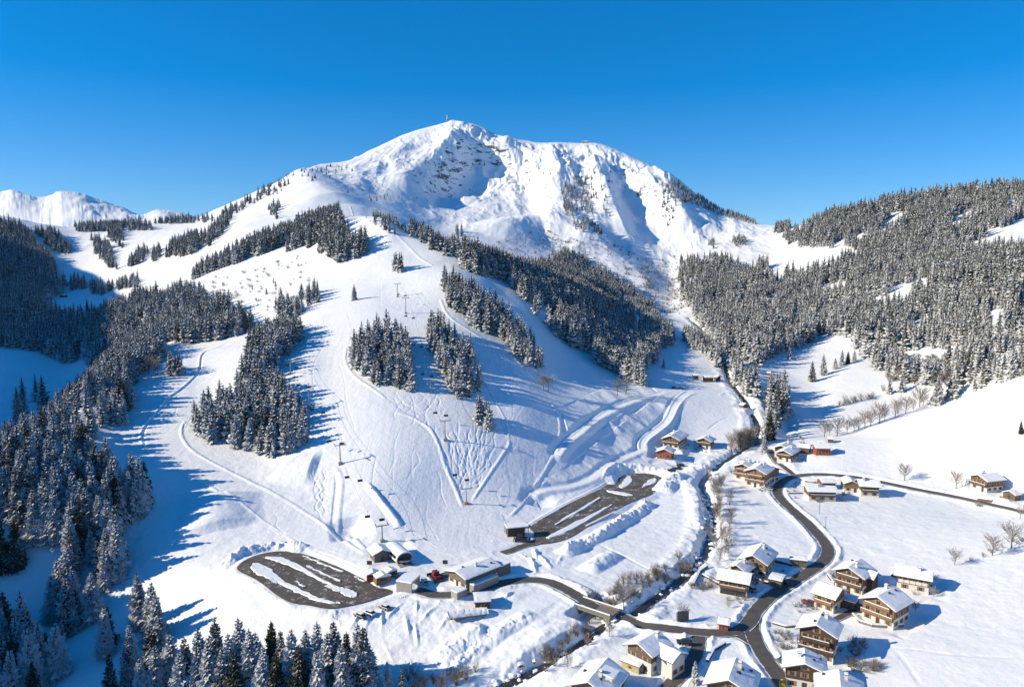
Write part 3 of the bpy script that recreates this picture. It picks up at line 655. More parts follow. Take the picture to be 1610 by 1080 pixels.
for I in ISL1: mound('snow_bank', [plane_hit(u, v, LZ[0]) for u, v in I], LZ[0], .3)
for I in ISL2: mound('snow_bank', [plane_hit(u, v, LZ[1]) for u, v in I], LZ[1], .3)
mw, ntw, bw = nmat('creek_water', (.035,.035,.032), .15)
bump(ntw, noise(ntw, 1.2, 4, .6, geo(ntw, 'Position')), .6, .15, bw)
ribbon('creek', CW, 2.8, mw, z=.12)
# ------------------------------------------------------------------ vegetation
def foliage_mat(name, dark, light, thr, amt, sp_=1.5, ns=1.1):
    m, nt, b = nmat(name, dark, .8)
    tc = node(nt, 'ShaderNodeTexCoord').outputs['Object']; info = node(nt, 'ShaderNodeObjectInfo')
    g = node(nt, 'ShaderNodeNewGeometry'); sp = node(nt, 'ShaderNodeSeparateXYZ'); link(nt, g.outputs['Normal'], sp.inputs[0])
    n1 = noise(nt, ns, 3, .6, g.outputs['Position']); n2 = noise(nt, .18, 2, .5, g.outputs['Position'])
    v = math_(nt, 'ADD', sp.outputs['Z'], math_(nt, 'MULTIPLY', math_(nt, 'SUBTRACT', n1, .5), sp_))
    v = math_(nt, 'ADD', v, math_(nt, 'MULTIPLY', math_(nt, 'SUBTRACT', info.outputs['Random'], .5), .7))
    v = math_(nt, 'ADD', v, math_(nt, 'MULTIPLY', math_(nt, 'SUBTRACT', n2, .5), .6))
    k = ramp(nt, v, [(thr, (0,)), (thr+.16, (1,))])
    k = math_(nt, 'MULTIPLY', k, amt)
    c = mixc(nt, n1, dark, light)
    rr = math_(nt, 'FRACT', math_(nt, 'MULTIPLY', info.outputs['Random'], 7.3))
    c = mixc(nt, math_(nt, 'MULTIPLY', rr, .45), c, tuple(min(1, x*y) for x, y in zip(light, (1.5, 1.05, .8))))
    link(nt, mixc(nt, k, c, (.74, .76, .80)), b.inputs['Base Color']); b.inputs['Specular IOR Level'].default_value = .15
    return m
mspruce = foliage_mat('spruce_needles', (.020,.028,.018), (.055,.058,.040), .50, .78, 1.1, 1.8)
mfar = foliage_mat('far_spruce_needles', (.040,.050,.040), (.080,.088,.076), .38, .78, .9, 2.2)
mlarch = foliage_mat('frosted_twigs', (.115,.108,.10), (.22,.21,.20), .62, .6)
mtrunk, ntt, bt = nmat('bark', (.085,.065,.05), .9)
bump(ntt, noise(ntt, 6, 4, .6, geo(ntt, 'Position')), .6, .05, bt)
def new_mesh(name, V, Fc, mat):
    me = bpy.data.meshes.new(name); me.from_pydata(V, [], Fc); me.materials.append(mat); return me
def tube(V, Fc, p0, p1, r0, r1, n=5):
    d = (p1-p0); L = d.length
    if L < 1e-5: return
    d /= L; a = d.orthogonal().normalized(); b = d.cross(a); i0 = len(V)
    for p, r in ((p0, r0), (p1, r1)):
        for k in range(n):
            t = 2*math.pi*k/n; V.append(tuple(p+a*(r*math.cos(t))+b*(r*math.sin(t))))
    for k in range(n): Fc.append((i0+k, i0+(k+1) % n, i0+n+(k+1) % n, i0+n+k))
def spruce_meshes(seed, whorls, nb, segs, twigs, name, R0=.19, ragged=.25, mat=None):
    rs = random.Random(seed); V, Fc = [], []
    H = 1.0
    for w in range(whorls):
        t = (w+rs.uniform(-.3, .3))/whorls; t = min(max(t, 0), .985)
        z0 = .07+.91*t
        R = R0*(1-t)**.82*(1+.12*math.sin(w*2.1+seed))+.010
        if t < .1: R *= .8+2*t
        droop = .55-.75*t
        k = max(5, int(nb*(1-.35*t)))
        ph = rs.uniform(0, 6.28)
        for j in range(k):
            if rs.random() < .05: continue
            a = ph+2*math.pi*(j+rs.uniform(-.3, .3))/k; L = R*(1+rs.uniform(-ragged, ragged)); ca, sa = math.cos(a), math.sin(a)
            wd = L*math.sin(math.pi/k)*1.05+.006
            dr = droop+rs.uniform(-.12, .12)
            pts = []
            for s in range(segs+1):
                q = s/segs; rr = .012+L*q; zz = z0+.03*(1-t)*.5-L*dr*q**1.15+L*.12*q*q*2*(q > .6)*.5
                ww = wd*(.35+1.15*q if q < .55 else (1-q)*2.1)*(1 if s < segs else 0)
                if 0 < s < segs: ww *= rs.uniform(.75, 1.3)
                pts.append((rr, zz, ww))
            base = len(V)
            for s, (rr, zz, ww) in enumerate(pts):
                cx, cy = ca*rr, sa*rr
                V.append((cx-sa*ww, cy+ca*ww, zz-ww*.75)); V.append((cx, cy, zz+.002)); V.append((cx+sa*ww, cy-ca*ww, zz-ww*.75))
            for s in range(segs):
                i = base+s*3
                if s < segs-1:
                    Fc.append((i, i+3, i+4, i+1)); Fc.append((i+1, i+4, i+5, i+2))
                else:
                    Fc.append((i, i+4, i+1)); Fc.append((i+1, i+4, i+2))
            if twigs:
                for s in range(1, segs):
                    rr, zz, ww = pts[s]
                    for sg in (-1, 1):
                        if rs.random() < .25: continue
                        ex = rr+L*.22; ew = ww+L*rs.uniform(.10, .24)
                        p0 = (ca*rr, sa*rr, zz+.003); p1 = (ca*(rr-L*.05)-sa*sg*ww*.9, sa*(rr-L*.05)+ca*sg*ww*.9, zz-ww*.7)
                        p2 = (ca*ex-sa*sg*ew, sa*ex+ca*sg*ew, zz-ew*.85-L*.06)
                        i = len(V); V += [p0, p1, p2]; Fc.append((i, i+1, i+2) if sg < 0 else (i, i+2, i+1))
    # inner core of dense needles and leader
    n = 7; i0 = len(V); rings = [(.05, R0*.35), (.2, R0*.52), (.5, R0*.30), (.8, R0*.11), (.97, .006)]
    for z, r in rings:
        for k in range(n):
            a = 2*math.pi*k/n; q = r*rs.uniform(.8, 1.2); V.append((q*math.cos(a), q*math.sin(a), z))
    for s in range(len(rings)-1):
        for k in range(n): Fc.append((i0+s*n+k, i0+s*n+(k+1) % n, i0+(s+1)*n+(k+1) % n, i0+(s+1)*n+k))
    i = len(V); V += [(.006, 0, .95), (-.004, .005, .95), (-.004, -.005, .95), (0, 0, 1.01)]; Fc += [(i, i+1, i+3), (i+1, i+2, i+3), (i+2, i, i+3)]
    crown = new_mesh(name+'_crown', V, Fc, mat or mspruce)
    V2, F2 = [], []; tube(V2, F2, Vector((0, 0, -.06)), Vector((0, 0, .5)), .014, .007, 7)
    return crown, new_mesh(name+'_trunk', V2, F2, mtrunk)
def bare_meshes(seed, n1=30, low=.2, rad=.34, thin=1.0, bush=False):
    rs = random.Random(seed); V, Fc, V2, F2 = [], [], [], []
    lean = Vector((rs.uniform(-.05, .05), rs.uniform(-.05, .05), 0))
    if not bush: tube(V2, F2, Vector((0, 0, -.04)), Vector((0, 0, .45))+lean*.5, .020, .012, 6); tube(V2, F2, Vector((0, 0, .45))+lean*.5, Vector((0, 0, .95))+lean, .012, .003, 5)
    for i in range(n1):
        h = (low+(.92-low)*((i+rs.random())/n1)**.85) if not bush else rs.uniform(0, .15)
        a = i*2.4+rs.uniform(-.5, .5); el = math.radians(rs.uniform(28, 62) if not bush else rs.uniform(5, 60))
        prof = math.sin(math.pi*min(1, max(.05, (h-.05)/.98)))**.7
        L = (rad*prof*rs.uniform(.75, 1.15)+.06)/max(math.sin(el), .5) if not bush else rs.uniform(.6, 1)
        d = Vector((math.cos(a)*math.sin(el), math.sin(a)*math.sin(el), math.cos(el))); p = Vector((0, 0, h))+lean*h
        mid = p+d*L*.5; up = (d+Vector((0, 0, .35))).normalized(); end = mid+up*L*.5
        tube(V, Fc, p, mid, .0065*thin, .005*thin, 3); tube(V, Fc, mid, end, .005*thin, .002*thin, 3)
        for j in range(6):
            t = .25+.75*j/6; q = p.lerp(mid, t*2) if t < .5 else mid.lerp(end, t*2-1)
            d2 = (d*.7+Vector((rs.uniform(-1, 1), rs.uniform(-1, 1), rs.uniform(-.1, .9)))*.8).normalized(); l2 = L*rs.uniform(.22, .42); e2 = q+d2*l2
            tube(V, Fc, q, e2, .0042*thin, .002*thin, 3)
            for k in range(3):
                q3 = q.lerp(e2, rs.uniform(.3, 1)); d3 = (d2+Vector((rs.uniform(-1, 1), rs.uniform(-1, 1), rs.uniform(-.2, .8)))*.8).normalized(); tube(V, Fc, q3, q3+d3*l2*rs.uniform(.35, .7), .003*thin, .0015*thin, 3)
    if bush:
        for i in range(5): a = rs.uniform(0, 6); tube(V2, F2, Vector((0, 0, -.04)), Vector((.15*math.cos(a), .15*math.sin(a), .3)), .02, .01, 5)
    mz = max(v[2] for v in V); V = [tuple(c/mz for c in v) for v in V]; V2 = [tuple(c/mz for c in v) for v in V2]
    return new_mesh('bare_tree_crown', V, Fc, mlarch), new_mesh('bare_tree_trunk', V2, F2, mtrunk)
def setp(o, label=None, cat=None, group=None, kind=None):
    for k, v in (('label', label), ('category', cat), ('group', group), ('kind', kind)):
        if v: o[k] = v
    return o
def empty(name, loc, rz=0, label=None, cat=None, group=None):
    o = bpy.data.objects.new(name, None); COL.objects.link(o); o.location = loc; o.rotation_euler = (0, 0, rz); o.empty_display_size = .5
    return setp(o, label, cat, group)
def child(name, me, parent, label=None):
    o = bpy.data.objects.new(name, me); COL.objects.link(o); o.parent = parent
    if label: o['label'] = label
    return o
SPR = [spruce_meshes(100+k, 19+k % 3, 11, 5, True, 'spruce', R0=(.20, .175, .215, .19, .165, .20)[k], ragged=.3) for k in range(6)]
FARM = [spruce_meshes(200+k, 11, 8, 3, False, 'far_spruce', R0=(.20, .17, .22, .185, .15, .24)[k], mat=mfar, ragged=.4) for k in range(6)]
BARE = [bare_meshes(300+k, 30, (.16, .24, .12, .2)[k], (.36, .30, .26, .40)[k], 1.15) for k in range(4)]
BUSH = [bare_meshes(340+k, 16, bush=True, thin=1.6) for k in range(2)]
def make_tree(kind, p, h, label, group, seed=0, wide=1.0):
    rs = random.Random(seed)
    src = {'spruce': SPR, 'bare': BARE, 'bush': BUSH}[kind]; cr, tr = src[rs.randrange(len(src))]
    nm = {'spruce': 'spruce_tree', 'bare': 'bare_tree', 'bush': 'shrub'}[kind]
    o = empty(nm, p, rs.uniform(0, 6.28), label, {'spruce': 'conifer', 'bare': 'tree', 'bush': 'shrub'}[kind], group)
    w = wide*rs.uniform(.92, 1.12); o.scale = (h*w, h*w, h); o.rotation_euler[0] = rs.uniform(-.03, .03); o.rotation_euler[1] = rs.uniform(-.03, .03)
    child('crown', cr, o); child('trunk', tr, o)
    return o
# forest footprints in the photograph: (polygon, spacing m, min height, max height, region label)
FP = [
 ([(298,668),(312,685),(335,697),(370,703),(402,713),(436,720),(463,712),(483,700),(484,670),(478,640),(440,625),(435,600),(436,570),(455,552),(474,535),(470,520),(440,520),(400,538),(383,580),(375,625),(345,640),(310,648)], 4.4, 14, 20, 'clumpA'),
 ([(553,557),(560,587),(584,603),(617,612),(650,616),(652,590),(646,562),(634,540),(620,529),(590,529),(565,539)], 4.4, 13, 19, 'clumpB'),
 ([(672,530),(685,567),(697,594),(707,617),(713,636),(731,630),(758,611),(755,585),(738,560),(718,540),(700,528),(684,520)], 4.4, 13, 18, 'clumpC'),
 ([(746,664),(756,672),(772,677),(777,668),(760,655)], 3.4, 13, 16, 'clumpS'),
 ([(692,455),(705,484),(728,497),(738,513),(765,526),(787,533),(808,556),(838,582),(847,592),(852,572),(843,550),(818,530),(795,508),(765,487),(745,470),(718,450),(698,446)], 4.8, 15, 20, 'stripD'),
 ([(718,415),(738,430),(772,437),(802,444),(808,458),(825,474),(832,490),(865,519),(899,546),(933,559),(938,573),(963,586),(1000,606),(1015,606),(1016,575),(1033,569),(1038,552),(1060,542),(1058,528),(1000,508),(949,482),(916,458),(885,432),(855,425),(818,428),(765,414),(731,400)], 4.8, 15, 20, 'stripE'),
 ([(645,366),(668,376),(690,390),(722,400),(722,412),(700,402),(668,388),(645,374)], 7, 13, 18, 'x'),
 ([(295,444),(335,427),(369,417),(419,404),(453,397),(490,392),(520,408),(550,416),(590,416),(590,400),(575,384),(545,368),(535,352),(533,340),(503,350),(453,364),(419,378),(369,396),(315,422)], 5.2, 15, 21, 'x'),
 ([(134,498),(200,484),(235,475),(285,464),(335,478),(369,497),(396,510),(396,518),(379,528),(335,536),(302,540),(252,537),(215,545),(170,560),(130,560)], 5.0, 15, 20, 'x'),
 ([(252,537),(262,560),(230,580),(205,603),(195,640),(196,668),(158,682),(121,700),(112,720),(150,755),(200,785),(231,805),(215,812),(190,815),(188,845),(172,860),(190,900),(188,935),(160,950),(135,920),(100,905),(95,885),(65,858),(30,832),(0,826),(-60,820),(-60,740),(0,735),(60,690),(100,650),(150,600),(130,560),(170,545),(215,540)], 4.8, 16, 22, 'left'),
 ([(70,915),(110,925),(150,960),(180,945),(188,1000),(165,1035),(127,1010),(97,1000),(68,978)], 5.5, 17, 22, 'left'),
 ([(-60,905),(0,880),(40,895),(60,912),(0,908)], 5, 17, 22, 'left'),
 ([(-60,1010),(0,1000),(75,1040),(80,1080),(85,1110),(-60,1110)], 6, 18, 22, 'left'),
 ([(0,345),(40,364),(65,397),(95,432),(112,452),(65,480),(30,480),(0,500),(-60,500),(-60,340)], 5.6, 15, 20, 'x'),
 ([(-60,500),(0,490),(60,493),(130,505),(140,545),(110,575),(75,560),(30,548),(-60,546)], 4.6, 15, 20, 'x'),
 ([(110,444),(136,446),(136,458),(112,458)], 6, 14, 18, 'x'), ([(141,452),(162,450),(164,464),(145,464)], 6, 14, 18, 'x'),
 ([(168,448),(218,440),(216,452),(170,458)], 6.5, 10, 14, 'x'), ([(144,378),(172,385),(184,424),(170,420),(148,400)], 6, 14, 18, 'x'),
 ([(55,366),(85,366),(112,392),(108,402),(85,396)], 5.5, 14, 18, 'x'), ([(118,356),(200,354),(240,358),(240,363),(160,364),(120,366)], 8, 12, 17, 'x'),
 ([(190,358),(196,395),(184,385),(165,372)], 7, 13, 17, 'x'), ([(201,418),(220,392),(235,396),(215,422)], 6, 12, 16, 'x'), ([(236,410),(246,392),(255,396),(250,412)], 6, 12, 16, 'x'),
 ([(262,405),(268,385),(300,370),(312,378),(310,398),(290,404)], 5.5, 14, 18, 'x'), ([(312,378),(335,362),(350,338),(366,330),(366,342),(350,366),(330,388)], 7.5, 13, 17, 'x'),
 ([(240,352),(300,347),(340,343),(340,348),(300,352)], 9, 10, 15, 'x'),
 ([(350,340),(385,318),(420,300),(440,288),(460,290),(440,304),(400,320),(370,338)], 12, 10, 15, 'x'), ([(420,330),(440,320),(436,345),(425,342)], 9, 12, 16, 'x'),
 ([(430,492),(440,480),(462,478),(476,490),(470,500),(445,502)], 5.5, 14, 18, 'x'), ([(470,470),(490,455),(508,465),(500,478),(478,480)], 6, 12, 16, 'x'),
 ([(617,425),(622,420),(636,424),(637,431),(620,431)], 5.5, 14, 17, 'x'),
 ([(395,455),(430,440),(450,450),(425,470)], 16, 5, 9, 'x'), ([(262,590),(268,578),(285,580),(288,592),(275,597)], 4.5, 13, 17, 'islet'),
 ([(190,640),(205,625),(212,640),(200,645)], 4, 11, 14, 'islet'),
 ([(1240,388),(1230,374),(1250,366),(1290,347),(1400,324),(1500,309),(1560,301),(1700,300),(1700,560),(1612,592),(1590,600),(1560,602),(1535,615),(1505,632),(1490,625),(1487,607),(1422,603),(1388,590),(1350,560),(1340,530),(1299,526),(1251,551),(1210,563),(1197,577),(1160,572),(1135,560),(1111,526),(1090,497),(1067,457),(1067,414),(1100,410),(1140,414),(1170,428),(1200,418),(1230,431),(1290,420),(1330,398),(1300,390)], 5.5, 12, 23, 'right'),
 ([(1215,365),(1222,358),(1240,356),(1243,362),(1225,368)], 6, 14, 18, 'x'), ([(1150,378),(1170,372),(1175,386),(1155,388)], 7, 12, 15, 'x'), ([(1113,385),(1124,384),(1122,392)], 6, 12, 15, 'x'),
 ([(1040,290),(1060,285),(1110,318),(1140,333),(1190,350),(1188,354),(1130,338),(1090,322),(1066,318),(1060,345),(1048,358),(1040,340)], 9, 9, 14, 'x'),
 ([(1075,528),(1100,536),(1130,552),(1138,575),(1130,580),(1100,552),(1078,545)], 5, 13, 17, 'x'),
 ([(1148,575),(1165,572),(1170,600),(1160,610),(1150,600)], 5.5, 14, 18, 'x'),
 ([(1165,605),(1185,600),(1193,625),(1175,630)], 5.5, 12, 16, 'valley'), ([(1205,620),(1228,610),(1244,628),(1240,650),(1228,660),(1218,680),(1212,688),(1210,650)], 4.8, 14, 18, 'valley'),
 ([(880,300),(905,280),(925,275),(945,300),(930,340),(905,330),(888,330)], 11, 8, 13, 'x'), ([(885,322),(900,326),(905,345),(890,342)], 8, 9, 13, 'x'), ([(900,355),(925,345),(950,370),(940,385),(915,375)], 9, 9, 14, 'x'),
 ([(855,270),(885,240),(900,250),(880,290)], 22, 6, 10, 'x'), ([(945,290),(958,315),(960,345),(945,330)], 12, 7, 12, 'x'),
 ([(860,410),(900,398),(935,420),(985,450),(1040,500),(1030,510),(960,470),(880,425)], 5.2, 12, 16, 'x'),
 ([(585,340),(620,355),(640,368),(618,372),(590,352)], 9, 8, 13, 'x'), ([(715,365),(727,362),(727,372),(717,372)], 8, 11, 14, 'x'),
 ([(520,300),(600,290),(640,300),(620,320),(540,315)], 26, 4, 8, 'x'), ([(400,290),(480,268),(540,258),(560,270),(450,300)], 26, 5, 9, 'x'),
 ([(1385,614),(1400,606),(1445,612),(1440,622),(1400,622)], 9, 11, 15, 'x'),
]
CLR = [[(1378,376),(1388,352),(1402,339),(1422,339),(1419,356),(1395,368)], [(1262,441),(1279,428),(1299,432),(1343,394),(1300,392),(1265,402),(1245,392),(1250,380),(1215,400),(1230,430)],
       [(1518,388),(1560,370),(1610,340),(1700,300),(1700,410),(1612,400),(1560,397),(1530,394)], [(1575,308),(1590,310),(1600,345),(1585,345)], [(1568,498),(1612,466),(1700,440),(1700,470),(1612,482),(1575,507)],
       [(1213,452),(1232,442),(1237,446),(1220,460)], [(90,905),(135,920),(150,955),(110,925)]]
ZF = CAMZ*0+Z  # current ground
Emax = np.maximum.accumulate((Z-CAMZ)/YY, axis=0)
def scatter():
    out = []
    for fi, (P, sp, h0, h1, reg) in enumerate(FP):
        px = np.array(P, float)
        # world bounding box of the footprint
        pts = [hit(u, v) for u, v in P]+[hit((P[i][0]+P[i-2][0])/2, (P[i][1]+P[i-2][1])/2) for i in range(len(P))]
        x0 = min(p.x for p in pts)-10; x1 = max(p.x for p in pts)+10; y0 = max(min(p.y for p in pts)-10, 120); y1 = min(max(p.y for p in pts)+25, 1750)
        if reg == 'x' and sp > 20: y1 = min(y1, 1950)
        nx = int((x1-x0)/sp)+1; ny = int((y1-y0)/sp)+1
        gx, gy = np.meshgrid(np.arange(nx), np.arange(ny)); rg = np.random.default_rng(900+fi)
        x = x0+(gx+.5*(gy % 2)+rg.uniform(-.42, .42, gx.shape))*sp; y = y0+(gy+rg.uniform(-.42, .42, gx.shape))*sp
        x, y = x.ravel(), y.ravel(); z = height(x, y); u, v = project(x, y, z)
        wob = 3.0*fbm(x/22, y/22, 2, 500+fi)*min(1, 400/np.mean(y)); ins = inpoly(u+wob, v+wob*.5, P)
        for c in CLR: ins &= ~inpoly(u, v, c)
        r, c = grid_idx(x, y); em = Emax[np.clip(r.astype(int)-2, 0, NR-1), np.clip(c.astype(int), 0, NC-1)]
        ins &= (z-CAMZ)/y > em-(14/y)
        gap = vnoise(x/26, y/26, 700+fi); ins &= ~((gap < -.55) & (rg.uniform(0, 1, x.shape) < .75))
        if reg == 'right' or fi in (7, 8): ins &= ~(fbm(x/38, y/50, 3, 733) < -.29)
        hh = (h0+(h1-h0)*rg.uniform(0, 1, x.shape)**.8)*(1+.12*fbm(x/30, y/30, 2, 44))
        hh *= np.where(rg.uniform(0, 1, x.shape) < .16, .6, 1)*(1+.16*fbm(x/60, y/60, 2, 45)*2)
        for i in np.nonzero(ins)[0]: out.append((x[i], y[i], z[i], hh[i], reg, u[i], v[i]))
    return out
trees = scatter()
def hpx(top, base): # height in metres of something standing at base pixel and reaching the top pixel
    p = hit(*base); return p, (base[1]-top)/F0*math.hypot(p.y*CP-(p.z-CAMZ)*SP, 0)*1.04
def solo(u, base, top, reg):
    p, h = hpx(top, (u, base)); trees.append((p.x, p.y, p.z, h, reg, u, base))
for u, b, t in [(557,472,447),(1241,565,545),(1277,600,567),(1294,590,556),(1313,580,562),(1323,575,550),(1333,572,552),(1343,568,550),(1473,636,588),(1201,712,683),(1210,690,645),(1188,699,664),(1043,578,562),(1605,682,660)]:
    solo(u, b, t, 'solo%d' % u)
for u, b, t in [(27,640,607),(36,630,592),(57,630,588),(68,640,590),(30,672,620),(40,660,618),(97,1008,972),(90,1062,975),(75,1050,990),(206,1046,978),(174,1098,1022),(221,985,897),(240,1000,912),(203,1075,1000),(248,1010,930),(228,792,722),(206,805,735),(217,812,738),(190,830,760)]:
    solo(u, b, t, 'left')
for u, t, b in [(240,978,1085),(258,961,1072),(272,990,1092),(295,995,1100),(317,981,1085),(342,968,1078),(361,990,1095),(379,968,1080),(393,985,1098),(406,988,1090),(428,971,1075),(444,985,1088),(459,983,1100),(484,985,1082),(501,973,1083),(514,990,1090),(527,971,1080),(548,988,1090),(563,974,1088),(575,982,1095),(610,1036,1088),(632,1046,1092),(330,1005,1110),(350,1010,1112),(415,1010,1115),(470,1010,1118),(540,1005,1110),(250,1010,1110),(225,1030,1120),(283,1020,1118),(310,1015,1108),(370,1020,1120),(435,1020,1120),(500,1015,1118)]:
    solo(u, b, t, 'row')
solo(1093, 1075, 1035, 'garden')
REGL = dict(clumpA='snow-dusted spruce in the large island wood left of the chairlift', clumpB='snow-dusted spruce in the square wood between the two middle pistes', clumpC='snow-dusted spruce in the narrow wood right of the square wood',
 clumpS='snow-dusted spruce in the small clump above the ski-track bowl', stripD='snow-dusted spruce in the slanting strip above the right piste', stripE='snow-dusted spruce in the long shaded strip below the mountain',
 left='tall snowy spruce in the forest along the left edge of the slope', right='frosted spruce at the lower edge of the right-hand mountain forest', row='tall snow-laden spruce in the row along the bottom edge',
 valley='dark spruce in the group beside the creek behind the village', islet='small spruce beside the upper bend of the left piste')
GRP = dict(clumpA='spruces of the large island wood', clumpB='spruces of the square wood', clumpC='spruces of the narrow wood', clumpS='spruces of the small clump', stripD='spruces of the slanting strip', stripE='spruces of the long strip', left='spruces of the left forest', right='spruces of the right forest', row='spruces along the bottom edge', valley='spruces by the creek', islet='spruces beside the left piste')
SOLO = {'solo557':'lone small spruce on the snow near the upper lift pylons','solo1241':'lone spruce on the snowfield below the right forest edge','solo1277':'left tree of the young spruces along the field ridge','solo1294':'second tree of the young spruces along the field ridge','solo1313':'small spruce in the gap of the field ridge row','solo1323':'taller spruce right of the gap in the field ridge row','solo1333':'spruce second from the right end of the field ridge row','solo1343':'spruce at the right end of the field ridge row','solo1473':'big dark spruce at the right end of the row of bare trees','solo1201':'dark spruce beside the narrow road above the hotel','solo1210':'tall slim spruce behind the bare creekside trees','solo1188':'spruce among the bare trees left of the narrow road','solo1043':'lone small spruce in the blue shaded hollow','solo1605':'small spruce at the right edge of the white hill','garden':'snowy spruce beside the lane between the two front roofs'}
vis_ok = lambda t: -8 < t[5] < 1618 and t[6]-t[3]*F0/t[1] < 1078
cand = sorted([t for t in trees if vis_ok(t)], key=lambda t: -t[3]/t[1])
always = [t for t in cand if t[4].startswith('solo') or t[4] == 'garden']
rest = [t for t in cand if not (t[4].startswith('solo') or t[4] == 'garden')]
near = always+rest[:296-len(always)]
nid = set(id(t) for t in near); farl = [t for t in trees if id(t) not in nid]
print('TREES', len(trees), 'near', len(near))
for i, t in enumerate(near):
    reg = t[4]
    if reg in SOLO: lab, g = SOLO[reg], None
    else: lab, g = REGL.get(reg, 'snow-dusted spruce in the wood'), GRP.get(reg, 'spruces in the wood')
    make_tree('spruce', (t[0], t[1], t[2]-.2), t[3], lab, g, i+1)
# the rest of the forest: one object
def forest(name, pts, meshes, label, cat, wide=1.0):
    me = bpy.data.meshes.new(name); me.from_pydata([(p[0], p[1], p[2]-.2) for p in pts], [], [])
    rg = np.random.default_rng(5)
    for nm, arr in (('size', [p[3] for p in pts]), ('turn', rg.uniform(0, 6.28, len(pts))), ('wide', rg.uniform(.9, 1.18, len(pts))*wide)):
        a = me.attributes.new(nm, 'FLOAT', 'POINT'); a.data.foreach_set('value', np.array(arr, np.float32))
    o = bpy.data.objects.new(name, me); COL.objects.link(o); setp(o, label, cat, None, 'stuff')
    c = bpy.data.collections.new(name+'_kinds')
    for k, m in enumerate(meshes):
        s = bpy.data.objects.new('%s_kind' % name, m); c.objects.link(s)
    ng = bpy.data.node_groups.new(name, 'GeometryNodeTree'); ng.interface.new_socket('Geometry', in_out='INPUT', socket_type='NodeSocketGeometry'); ng.interface.new_socket('Geometry', in_out='OUTPUT', socket_type='NodeSocketGeometry')
    gi = ng.nodes.new('NodeGroupInput'); go = ng.nodes.new('NodeGroupOutput'); ip = ng.nodes.new('GeometryNodeInstanceOnPoints'); ci = ng.nodes.new('GeometryNodeCollectionInfo')
    ci.inputs['Collection'].default_value = c; ci.inputs['Separate Children'].default_value = True; ci.inputs['Reset Children'].default_value = True
    def at(n):
        a = ng.nodes.new('GeometryNodeInputNamedAttribute'); a.data_type = 'FLOAT'; a.inputs['Name'].default_value = n; return a.outputs[0]
    mp = ng.nodes.new('GeometryNodeMeshToPoints'); ng.links.new(gi.outputs[0], mp.inputs[0]); ng.links.new(mp.outputs[0], ip.inputs['Points']); ng.links.new(ci.outputs[0], ip.inputs['Instance']); ip.inputs['Pick Instance'].default_value = True
    mul = ng.nodes.new('ShaderNodeMath'); mul.operation = 'MULTIPLY'; ng.links.new(at('size'), mul.inputs[0]); ng.links.new(at('wide'), mul.inputs[1])
    sc = ng.nodes.new('ShaderNodeCombineXYZ'); ng.links.new(mul.outputs[0], sc.inputs[0]); ng.links.new(mul.outputs[0], sc.inputs[1]); ng.links.new(at('size'), sc.inputs[2]); ng.links.new(sc.outputs[0], ip.inputs['Scale'])
    ro = ng.nodes.new('ShaderNodeCombineXYZ'); ng.links.new(at('turn'), ro.inputs[2]); ng.links.new(ro.outputs[0], ip.inputs['Rotation'])
    ng.links.new(ip.outputs[0], go.inputs[0]); md = o.modifiers.new('trees', 'NODES'); md.node_group = ng
    return o
forest('spruce_forest', farl, [m[0] for m in FARM], 'snow-dusted spruce forest covering the mountain flanks and ridges', 'forest')
# bare trees
def bare(u, base, top, label, group=None, kind='bare', wide=1.0, seed=None):
    p, h = hpx(top, (u, base)); make_tree(kind, p-Vector((0, 0, .2)), h, label, group, seed or int(u*7+base), wide)
for i, (u, b, t) in enumerate([(1296,687,655),(1304,684,662),(1316,686,652),(1332,681,650),(1343,679,652),(1350,676,654),(1360,674,640),(1369,670,642),(1383,665,628),(1391,662,636),(1407,655,622),(1412,652,628),(1424,650,618),(1436,645,625),(1446,640,602),(1452,638,612)]):
    bare(u, b, t, 'leafless tree in the long row along the hill crest', 'leafless trees along the hill crest', wide=1.3)
for u, b, t, lab in [(1422,755,724,'leafless tree standing alone above the field road'),(1503,768,734,'leafless tree just left of the chalet on the right'),(1501,888,858,'dense round leafless tree left of the hedge row on the hill'),(1560,873,832,'broad leafless tree at the left end of the hedge row'),(1590,862,815,'tallest leafless tree of the hedge row at the right edge'),(1604,815,785,'leafless tree behind the hedge row at the right edge'),
    (981,958,912,'lone leafless tree on the creek bank above the bridge road'),(1075,975,945,'small leafless tree in front of the grey garden wall'),(1439,962,940,'leafless orchard tree right of the orange balcony chalet'),(1468,938,918,'leafless orchard tree right of the long barn'),(1349,1030,1010,'frosted bush-like tree below the blue house shadow'),(1146,955,938,'frosted garden tree above the log cabin'),
    (855,612,580,'brown leafless tree below the slanting spruce strip'),(862,616,585,'brown leafless tree below the slanting spruce strip'),(971,622,590,'brown leafless tree at the foot of the long spruce strip'),(984,620,585,'brown leafless tree at the foot of the long spruce strip'),(893,1050,1020,'frosted leafless tree left of the front left roof'),(958,1000,975,'frosted leafless tree on the creek bank below the bridge'),(905,1000,972,'frosted leafless tree on the creek bank below the bridge')]:
    g = 'brown trees below the strip' if 'slanting' in lab else 'brown trees at the strip foot' if 'long spruce' in lab else 'creek bank trees below the bridge' if 'below the bridge' in lab else None
    bare(u, b, t, lab, g, wide=1.4)
rs = random.Random(3)
for i in range(34):
    u = 1128+rs.uniform(-8, 18)+(i % 3)*4; b = 752+i*3.9+rs.uniform(-6, 6); bare(u-(2 if i % 2 else 12), b, b-rs.uniform(14, 32), 'frosted leafless tree lining the creek beside the white field', 'leafless trees along the creek', wide=1.1)
for i in range(16):
    u = rs.uniform(1148, 1200); b = 715-(u-1148)*.42+rs.uniform(-6, 6); bare(u, b, b-rs.uniform(24, 38), 'leafless creekside tree in the thicket above the hotel', 'leafless trees above the hotel', wide=1.2)
